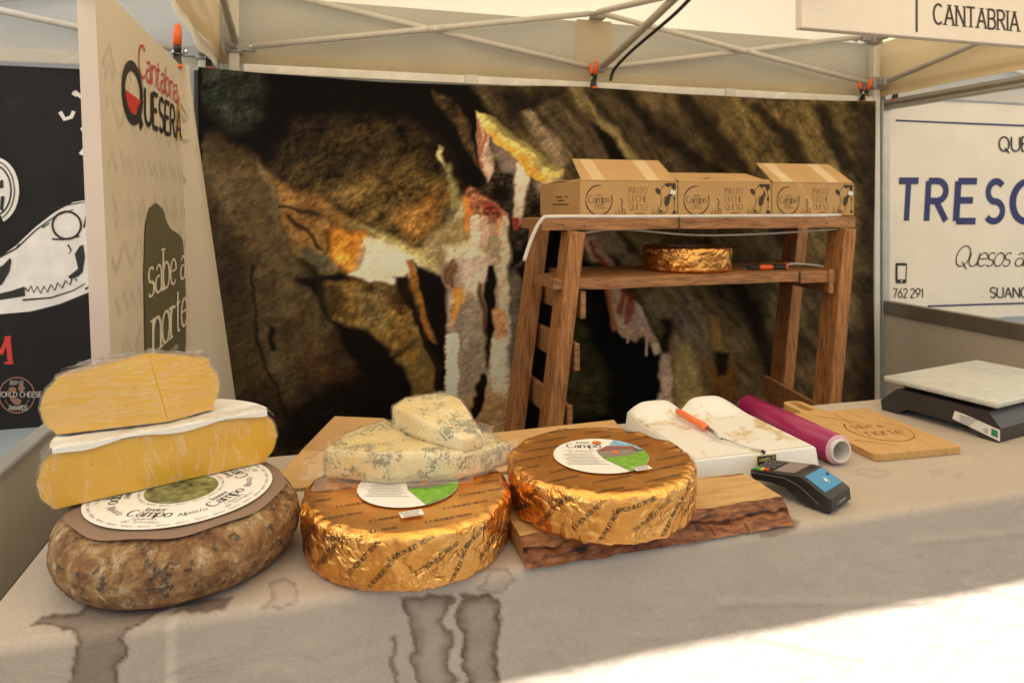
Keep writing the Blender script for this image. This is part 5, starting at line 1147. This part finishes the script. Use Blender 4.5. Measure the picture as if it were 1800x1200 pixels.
# ------------------------------------------------------------------ printed cartons on the rack
def carton(label, X0, W_, flap_ang, side_text=False, tag_=True):
    D_, H_ = .40, .1165; root = thing('carton', label, 'box', (X0, 2.0, zt+.0008), 0, 'printed cartons on the rack')
    th = .004; mb = MB()
    mb.box((W_/2, D_/2, th/2), (W_, D_, th)); 
    for c, s in (((W_/2, th/2, H_/2), (W_, th, H_)), ((W_/2, D_-th/2, H_/2), (W_, th, H_)), ((th/2, D_/2, H_/2), (th, D_-2*th, H_)), ((W_-th/2, D_/2, H_/2), (th, D_-2*th, H_))): mb.box(c, s, None, .0008)
    mb.build('body', M['card'], root, False, True)
    def flap(nm, hinge, along, out, L_, ang, ins=.004):
        h = Vector(hinge); a = Vector(along); o_ = (Vector(out)*math.cos(ang)+Vector((0, 0, 1))*math.sin(ang)); nn = a.normalized().cross(o_).normalized()*.0035
        p = [h+a.normalized()*ins, h+a-a.normalized()*ins, h+a-a.normalized()*(ins+.01)+o_*L_, h+a.normalized()*(ins+.01)+o_*L_]
        return MB().add(p+[q+nn for q in p], [[0, 1, 2, 3], [7, 6, 5, 4], [0, 4, 5, 1], [1, 5, 6, 2], [2, 6, 7, 3], [3, 7, 4, 0]]).build(nm, M['card'], root, False, True), o_, nn
    f, od, nn = flap('front_flap', (0, .001, H_), (W_, 0, 0), (0, 1, 0), .13, flap_ang)
    if flap_ang > .3:
        for t in (.12, .68):
            a = Vector((W_*t, .001, H_)); w = Vector((.045, 0, 0)); up = od*.128; off = -nn.normalized()*.0009 if (nn.y > 0) else nn*1.25
            off = nn*1.15
            MB().add([a+off, a+w+off, a+w+up+off+Vector((-.004, 0, 0)), a+up+off+Vector((-.004, 0, 0))], [[0, 1, 2, 3]]).build('tape', M['tape'], f, False, True)
    flap('back_flap', (0, D_, H_), (W_, 0, 0), (0, -1, 0), .19, .05)
    flap('side_flap', (.002, .02, H_-.001), (0, D_-.04, 0), (1, 0, 0), .14, .16); flap('side_flap', (W_-.002, D_-.02, H_-.001), (0, -D_+.04, 0), (-1, 0, 0), .14, .1)
    MB().tube([Vector((W_*.42, -.0005, H_))+od*.06, Vector((W_*.42, -.002, H_+.001))+od*.06], .003, 8).build('punch_hole', M['brown_ink'], f, False, True)
    mp = lambda x, z, o: Vector((x, -o, z)); k = W_/.342
    P = Print(); c = (.064*k, .056)
    n = 30
    for i in range(n):           # brushed ring
        a0 = 80+i*300/n; a1 = a0+300/n; w = .0022+.0022*abs(math.sin(i*.35)); P.stroke(arc(c[0], c[1], .045*k, .047, a0, a1, 2), w)
    P.text('Javier', c[0]-.012*k, c[1]+.013, .0085, .09, .5, True, fit=.024*k); P.text('Campo', c[0]-.036*k, c[1]-.008, .023, .11, .6, True, fit=.072*k)
    P.text('Queso', c[0]-.014*k, c[1]-.018, .006, .1, fit=.022*k); P.text('de Tresviso', c[0]-.016*k, c[1]-.027, .006, .1, fit=.036*k)
    for y, tx in ((.078, 'PASTO'), (.051, 'LECHE'), (.024, 'QUESO')): P.text(tx, .168*k, y, .020, .085, .5, True, fit=.064*k)
    [P.stroke([(.188*k+.006*i, .0145), (.188*k+.006*i+.0045, .0145)], .003) for i in range(6)]
    for i in range(7): P.stroke([(.118*k+.006*i, .004), (.116*k+.007*i+.002*math.sin(i*4), .02+.012*abs(math.sin(i*2.3)))], .0022, 0, .0006)
    for i in range(6): P.ell(.143*k+.0025*math.sin(i*2.2), .022+.0075*i, .004, .0024, 8, .6*(-1)**i)
    P.stroke([(.108*k, .005), (.152*k, .0045)], .004)
    x = .262*k                   # cow: head, ear, muzzle, legs, grass
    P.poly([(x-.002, .092), (x+.006, .097), (x+.018, .090), (x+.020, .080), (x+.012, .074), (x+.003, .080)]); 
    P.poly([(x+.034, .112), (x+.074*k, .112), (x+.074*k, .094), (x+.064, .088), (x+.056, .104), (x+.044, .098), (x+.036, .104)])
    P.poly([(x+.052, .092), (x+.058, .085), (x+.060, .070), (x+.054, .066), (x+.050, .078)])
    P.poly([(x+.036, .066), (x+.050, .078), (x+.054, .060), (x+.048, .042), (x+.038, .034), (x+.032, .044)])
    for q in ([(x+.020, .092), (x+.030, .104), (x+.036, .108)], [(x+.018, .076), (x+.022, .055), (x+.018, .034)], [(x+.018, .034), (x+.010, .024), (x+.012, .014), (x+.026, .012), (x+.036, .016), (x+.046, .034)], [(x+.066, .088), (x+.070*k, .066), (x+.067*k, .045), (x+.068*k, .028)], [(x+.036, .072), (x+.030, .058), (x+.034, .044)]): P.stroke(q, .0022)
    P.poly([(x+.060, .012), (x+.074*k, .012), (x+.074*k, .022), (x+.066, .026)]); P.poly([(x+.012, .018), (x+.028, .016), (x+.024, .024), (x+.014, .024)])
    P.poly([(x+.064, .068), (x+.072*k, .064), (x+.070*k, .052), (x+.066, .054)])
    for i in range(5): P.stroke([(x-.012+.006*i, .006), (x-.012+.005*i, .03+.012*math.sin(i*2))], .002, 0, .0005)
    P.stroke([(x-.016, .0055), (x+.012, .005)], .004)
    P.build('printed_artwork', M['brown_ink'], root, mp, .0007, True)
    if tag_:
        sx, sz = (x+.062, .082) if W_ < .35 else (x+.06, .08)
        MB().box((sx, -.0022, sz), (.020, .001, .014), Matrix.Rotation(.25, 3, 'Y'), .0003).build('price_tag', M['paper'], root, False, True)
    if side_text:
        q = Print()      # too small to read in the photograph: broken rules stand for the lines
        for zz, xa_, xb_ in ((.068, .15, .22), (.068, .245, .27), (.056, .17, .235), (.043, .12, .28)):
            k_ = xa_
            while k_ < xb_: q.stroke([(k_, zz), (min(xb_, k_+.008), zz)], .0045); k_ += .010
        for pl in q.p: pl[:] = [(.36-p[0], p[1]) for p in pl]
        q.p = [[(.40-p[0]-.02, p[1]) for p in pl] for pl in q.p]
        q.build('side_print', M['brown_ink'], root, lambda x, z, o: Vector((-o, .40-x, z)), .0007, True)
carton('printed carton with raised flap standing at the cable draped end of the rack', .788, .340, .60, True)
carton('printed carton with nearly closed lid between two raised flap cartons', 1.1315, .354, .26, tag_=False)
carton('printed carton with raised flap above the short middle plank end', 1.489, .338, .58)

# flattened carton lying at the back of the table
r = thing('flattened_carton', 'flattened brown carton with one raised flap lying behind the blue cheese', 'box', (.3, 1.28, ZC))
def slab4(nm, p, th=.004):
    p = [Vector(q) for q in p]; nn = (p[1]-p[0]).cross(p[3]-p[0]).normalized()*th
    return MB().add(p+[q+nn for q in p], [[0, 3, 2, 1], [4, 5, 6, 7], [0, 1, 5, 4], [1, 2, 6, 5], [2, 3, 7, 6], [3, 0, 4, 7]]).build(nm, M['card'], r)
slab4('main_panel', [(.03, 1.17, ZC+.001), (.585, 1.17, ZC+.001), (.61, 1.352, ZC+.012), (.03, 1.352, ZC+.004)])
slab4('side_flap', [(-.085, 1.20, ZC+.001), (.026, 1.19, ZC+.001), (.026, 1.345, ZC+.004), (-.03, 1.345, ZC+.012)])
slab4('raised_flap', [(-.035, 1.356, ZC+.008), (.20, 1.356, ZC+.006), (.125, 1.385, ZC+.050), (.03, 1.385, ZC+.062)])
# ------------------------------------------------------------------ banners
def flat_banner(name, label, x0, x1, z0, z1, Y, mat, amp=.0006):
    root = thing(name, label, 'banner', ((x0+x1)/2, Y, z0))
    f = lambda x, z: Y+amp*math.sin(x*7+z*2)+amp*.5*math.sin(x*17+1)
    MB().sheet(lambda s, t: Vector((x0+(x1-x0)*s, f(x0+(x1-x0)*s, z0+(z1-z0)*t), z0+(z1-z0)*t)), 60, 20).build('cloth', mat, root, True)
    def mp(px, py, o): p = atY(px, py, Y); return Vector((p.x, f(p.x, p.z)-.0012-o*3, p.z))
    return root, mp
sk, mp = flat_banner('skull_banner', 'black banner with a white animal skull drawing and a red letter', -1.75, -.44, EYE-.735, EYE+.455, 2.60, M['black_vinyl'])
SK = Print().poly([(-40, 478), (0, 452), (28, 432), (62, 400), (95, 374), (128, 356), (160, 350), (190, 349), (215, 360), (215, 500), (178, 506), (150, 516), (105, 534), (55, 547), (0, 552), (-40, 548)])
SK.build('skull_print', M['white_ink'], sk, mp, .0003); P = Print().poly([(-40, 290)]+arc(-8, 335, 42, 58, 70, -80, 16)+[(-40, 390)])
for q in ([(106, 197), (114, 210), (126, 206), (130, 196)], [(131, 162), (150, 175)], [(143, 229), (156, 222)], [(142, 272), (150, 260), (158, 266)], [(128, 163), (136, 168)]): Print().stroke(q, 7).build('white_dash', M['white_ink'], sk, mp, .0003)
P.build('ring_print', M['white_ink'], sk, mp, .0003)
P = Print().stroke(arc(118, 396, 25, 24, 0, 360, 30), 4); P.stroke([(92, 420), (112, 421), (140, 415)], 3)
RP = P; P = Print(); P.stroke(arc(-10, 335, 30, 44, 70, -80, 16), 3); P.stroke(arc(-10, 335, 36, 52, 70, -80, 16), 2); P.poly([(0, 318), (6, 316), (7, 330), (0, 332)]); P.poly([(2, 345), (9, 345), (6, 372), (0, 368)])
P.build('ring_lines', M['ink'], sk, mp, .0008); P = RP; P.poly([(-20, 480), (6, 466), (18, 453), (21, 458), (17, 478), (4, 500), (-20, 508)]); P.poly([(-20, 520), (20, 511), (44, 503), (45, 520), (20, 524), (-20, 530)])
P.poly([(132, 446), (141, 432), (147, 430), (150, 452), (146, 478), (138, 486), (124, 490), (120, 486), (138, 472)])
P.stroke([(45, 506), (50, 512), (55, 502), (60, 514), (66, 503), (72, 515), (78, 503), (84, 513), (90, 500), (97, 510), (102, 497), (110, 506), (116, 493), (124, 500), (128, 486), (136, 493)], 3)
for q in ([(0, 452), (30, 436), (64, 404), (98, 380), (130, 368)], [(40, 527), (90, 523), (130, 510), (150, 498)], [(148, 400), (152, 380), (160, 374)], [(152, 412), (164, 405), (168, 392)], [(150, 508), (165, 500), (178, 496)], [(120, 430), (126, 440), (121, 446)], [(30, 436), (34, 428)], [(75, 400), (88, 392)], [(56, 548), (110, 535), (150, 520)], [(92, 368), (120, 360), (150, 355)]): P.stroke(q, 3.2, 0, 1.5)
P.build('skull_lines', M['ink'], sk, mp, .0008)
P = Print().stroke([(-18, 640), (-12, 592)], 9).stroke([(-12, 592), (2, 622)], 7).stroke([(2, 622), (14, 592)], 7).stroke([(14, 592), (19, 640)], 9); P.stroke([(8, 638), (24, 637)], 4); P.stroke([(8, 593), (20, 592)], 4)
P.build('red_letter', M['red_ink'], sk, mp, .0003)
P = Print(); P.stroke(arc(30, 694, 31, 31, 0, 360, 40), 2.2); P.stroke(arc(30, 694, 22, 22, 20, 160, 14), 1.4)
for c in ((22, 684, 7, 5), (38, 682, 6, 6), (30, 705, 8, 6), (22, 700, 4, 5)): P.ell(*c, n=12)
P.build('award_seal', M['bronze_ink'], sk, mp, .0003)
M['dull_white'] = plain('dull_white_ink', (.45, .40, .37), .6)
def seal_word(tx, x, y, sz, ft):
    q = Print().text(tx, 0, 0, 1, .17); mx = max(p[0] for pl in q.p for p in pl); q.p = [[(x+p[0]/mx*ft, y+p[1]*sz) for p in pl] for pl in q.p]
    q.build('seal_word', M['dull_white'], sk, mp, .0009)
for tx, x, y, sz, ft in (('2021-22', 18, 675, -6, 24), ('WORLD CHEESE', -6, 697, -9, 80), ('AWARDS', 16, 720, -8, 34)): seal_word(tx, x, y, sz, ft)

tb, mp = flat_banner('cheese_stall_banner', 'white banner with dark blue hand painted lettering and a phone icon', 2.57, 4.3, EYE-.56, EYE+.50, 2.612, M['banner_white'])
P = Print()
for tx, x, ft in (('T', 1576, 34), ('R', 1628, 34), ('E', 1680, 34), ('S', 1732, 29), ('C', 1778, 46)):
    q = Print().text(tx, 0, 0, 1, .17); w = G[tx][0]
    P.p += [[(x+p[0]/w*ft-p[1]*-4, 388+(x-1576)*.006-p[1]*70) for p in pl] for pl in q.p]
P.stroke([(1574, 212), (1690, 217), (2000, 229)], 3.2); P.stroke([(1630, 538), (1720, 535), (2000, 527)], 3)
P.build('blue_lettering', M['blue_ink'], tb, mp, .0004)
P = Print()
for tx, x, y, sz, ft, w in (('QUE', 1756, 266, 25, 52, .12), ('762', 1570, 523, 16, 25, .12), ('291', 1600, 523, 16, 22, .12), ('SUANC', 1740, 523, 18, 66, .13)):
    q = Print().text(tx, 0, 0, 1, w, fit=None); mx = max(p[0] for pl in q.p for p in pl); q.p = [[(x+p[0]/mx*ft, y-p[1]*sz) for p in pl] for pl in q.p]; q.build('black_word', M['ink'], tb, mp, .0004)
q = Print().text('Quesos ar', 0, 0, 1, .055, 0, False, .35, track=.02); mx = max(p[0] for pl in q.p for p in pl); q.p = [[(1676+p[0]/mx*140, 468-p[1]*36) for p in pl] for pl in q.p]; q.build('script_word', M['ink'], tb, mp, .0004)
P.poly([(1574, 464), (1576, 462), (1592, 462), (1594, 464), (1593, 496), (1591, 498), (1576, 498), (1574, 496)]); P.build('phone_icon', M['ink'], tb, mp, .0004)
Print().poly([(1577, 467), (1591, 467), (1590, 491), (1577, 491)]).ell(1583.5, 494.5, 1.6, 1.6, 8).build('phone_screen', M['banner_white'], tb, mp, .001)

# cream banner hung along the left side, folded round at its far edge
def side_banner():
    z1, z0 = EYE+.345, EYE-.62; XP = -.33
    cols = [((-.357, 1.185), (-.356, 1.30)), ((XP, 1.177), (XP, 1.315)), ((XP, 1.845), (XP, 2.03)), ((-.317, 1.875), (-.236, 2.20)), ]
    def q(k, t): a, b = cols[k]; return Vector((b[0]+(a[0]-b[0])*t, b[1]+(a[1]-b[1])*t))
    def S(u, z):          # u: 0-1 edge strip, 1-2 lettered side, 2-3 flap
        t = (z-z0)/(z1-z0); i = min(2, int(u)); a, b = q(i, t), q(i+1, t); f = u-i; p = a.lerp(b, f); w = 0
        
        if i == 2: w = .012*math.sin(math.pi*f)
        return Vector((p.x+w, p.y-(w if i == 2 else 0), z))
    root = thing('tall_banner', 'cream banner with olive bottle shape and red and black lettering', 'banner', (XP, 1.6, z0))
    MB().sheet(lambda s, t: S(1+2*s, z0+(z1-z0)*t), 90, 40).build('cloth', M['banner_cream'], root, True)
    MB().sheet(lambda s, t: S(s, z0+(z1+.06-z0)*t), 4, 30).build('folded_edge', M['banner_edge'], root, True)
    def onY(y, dz, o):     # (y, height above eye) on the lettered side
        z = EYE+dz; t = (z-z0)/(z1-z0); a, b = q(1, t).y, q(2, t).y; f = (y-a)/(b-a); p = S(1+min(.9999, max(0, f)), z); return Vector((p.x+.0012+o*2, p.y, z))
    rows = []; row = 0
    for z in np.arange(-.58, .33, .082):
        kind = row % 3; pat = Print(); rows.append(pat)
        for k in range(9):
            y0 = 1.02+.1*k+.02*(row % 2); c = (y0, z)
            if kind == 0: pat.stroke([(y0+.1*i/8, z+.022*math.sin(i/8*2*math.pi)) for i in range(9)], .015)
            elif kind == 1: pat.stroke([(y0, z-.02), (y0+.035, z+.02), (y0+.07, z-.02)], .015); pat.stroke([(y0+.012, z-.034), (y0+.035, z-.008), (y0+.058, z-.034)], .012)
            else: pat.stroke([(y0, z+.018), (y0+.03, z-.018), (y0+.05, z+.01), (y0+.08, z-.02)], .015)
        row += 1
    def onS(y, dz, o):     # pattern runs on over the fold
        z = EYE+dz; t = (z-z0)/(z1-z0); a, b = q(1, t).y, q(2, t).y; f = (y-a)/(b-a)
        u = 1+f if f < 1 else 2+min(.97, (y-b)/max(.03, (q(3, t)-q(2, t)).length)); p = S(max(1.02, u), z)
        return p+(Vector((.0003+o, 0, 0)) if f < 1 else Vector((.0004, -.0004-o, 0)))
    def lim(pl): 
        for y, dz in pl:
            t = (EYE+dz-z0)/(z1-z0); a = q(1, t).y; e = q(2, t).y+(q(3, t)-q(2, t)).length*.95
            if not (a+.02 < y < e) or not 0.02 < t < .97: return False
        return True
    for rw_ in rows:
        rw_.p = [pl for pl in rw_.p if lim(pl)]
        if rw_.p: rw_.build('pattern_row', M['pale_ink'], root, onS, .0)
    P = Print().text('Cantabria', 1.44, .246, .062, .085, 0, False, 0, track=.12, fit=.37); P.build('red_lettering', M['red_ink'], root, onY, .0004)
    P = Print().stroke(arc(1.397, .205, .064, .049, 0, 360, 34), .019); P.stroke([(1.43, .185), (1.462, .148)], .02)
    P.text('UESERA', 1.487, .160, .07, .14, 0, track=.16, fit=.365); P.build('black_lettering', M['ink'], root, onY, .0004)
    Print().poly([(1.348, .203)]+arc(1.397, .205, .052, .038, 180, 345, 14)+[(1.447, .199)]).build('red_fill', M['red_ink'], root, onY, .0003)
    Print().poly([(1.79, .19), (1.815, .255), (1.835, .27), (1.842, .23), (1.83, .17), (1.80, .15)]).build('ochre_mark', plain('ochre_colour', (.55, .30, .06), .6), root, onY, .0003)  # small flat ochre patch near the end of the lettering
    Print().poly([(1.50, -.40), (1.485, -.28), (1.475, -.13), (1.487, -.04), (1.52, -.006), (1.58, .004), (1.645, -.01), (1.675, -.035), (1.72, -.055), (1.80, -.068), (1.865, -.085), (1.89, -.13), (1.905, -.2), (1.915, -.3), (1.90, -.40)]).build('olive_shape', M['olive_ink'], root, onY, .0006)
    P = Print().text('sabe a', 1.505, -.185, .088, .13, .65, True, 0, track=.10, fit=.39); P.text('norte', 1.545, -.305, .105, .14, .65, True, 0, track=.10, fit=.37); P.text('DE CANTABRIA', 1.63, -.345, .013, .14, 0, fit=.17)
    P.build('cream_lettering', M['cream_ink'], root, onY, .0012)
side_banner()
o = MB().tube([(-.352, 1.12, EYE+.33), (-.352, 1.84, EYE+.33)], .009, 10).build('hanging_rod', M['tube'], None, True); tag(o, 'thin rod behind the top edge of the cream lettered banner', 'rod')

# ------------------------------------------------------------------ hanging fascia sign
Ys = 1.30
xa = atY(1410, 40, Ys).x; zs_ = atY(1410, 49, Ys).z
r = thing('hanging_sign', 'white board sign lettered in dark slab capitals under the canopy', 'sign', (xa+.5, Ys, zs_))
MB().box((xa+.55, Ys+.012, zs_+.125), (1.1, .024, .25), None, .002).build('board', plain('white_board', (.74, .68, .62), .5, vary=.03), r)
mp = lambda x, z, o: Vector((x, Ys-o, z))
l0 = atY(1641, 44, Ys); cap = atY(1641, 10, Ys).z-l0.z
q = Print().text('CANTABRIA', l0.x, zs_+.036, cap*1.02, .15, .25, True, 0, track=.2, fit=.268)
bx_ = atY(1611, 30, Ys).x; q.stroke([(bx_, zs_+.012), (bx_, zs_+.22)], .006); q.build('lettering', plain('dark_brown_ink', (.03, .024, .024), .6), r, mp, .0008)
for x in (xa+.2, xa+.9): MB().box((x, Ys+.012, zs_+.25+.14), (.02, .003, .30)).build('strap', M['cable_black'], r)

# ------------------------------------------------------------------ spring clamps
def clamp(label, loc, rz, tilt, two=False):
    root = thing('spring_clamp', label, 'clamp', loc, rz, 'spring clamps holding the banners'); root.rotation_euler = (tilt, 0, rz)
    for s in (-1, 1):
        MB().add([Vector((x, s*y, z)) for z, y, w in ((.0, .006, .009), (-.03, .014, .010), (-.035, .008, .010)) for x in (-w, w) for y in (y, y-.006)], [[0, 1, 3, 2], [0, 2, 6, 4], [1, 5, 7, 3], [4, 6, 10, 8], [5, 9, 11, 7], [0, 4, 5, 1], [2, 3, 7, 6], [4, 8, 9, 5], [6, 7, 11, 10], [8, 10, 11, 9]]).build('jaw', M['clamp_black'], root, False, True)
        MB().box((0, s*.0085, -.034), (.021, .011, .008), None, .002).build('jaw_pad', M['clamp_orange'], root, False, True)
        MB().tube([(0, s*.006, 0), (0, s*.014, .022)], [.009, .0085], 10).build('arm', M['clamp_black'], root, True, True)
        MB().tube([(0, s*.014, .018), (0, s*.022, .04), (0, s*.026, .062), (0, s*.026, .066)], [.0092, .0092, .008, .004], 10).build('handle', M['clamp_orange'] if not (two and s > 0) else M['clamp_black'], root, True, True)
    MB().tube([(-.012, 0, .002), (.012, 0, .002)], .006, 10).build('pivot', M['steel'], root, True, True)
clamp('orange clamp gripping the top of the cream lettered banner', (-.335, 1.84, EYE+.372), .25, -.1)
clamp('orange clamp at the green tinted corner of the cave banner', (atY(366, 118, 2.475).x, 2.487, EYE+.492), .1, .0)
clamp('orange clamp on the cave banner under the middle truss joint', (atY(1046, 140, 2.475).x, 2.487, EYE+.492), 0, 0)
clamp('orange clamp on the cave banner corner next to the beige partition', (atY(1522, 168, 2.475).x, 2.487, EYE+.492), .5, .1)
clamp('red and black clamp on the end of the aluminium beam', (2.49, 2.48, EYE+.50), 1.75, .25, True)
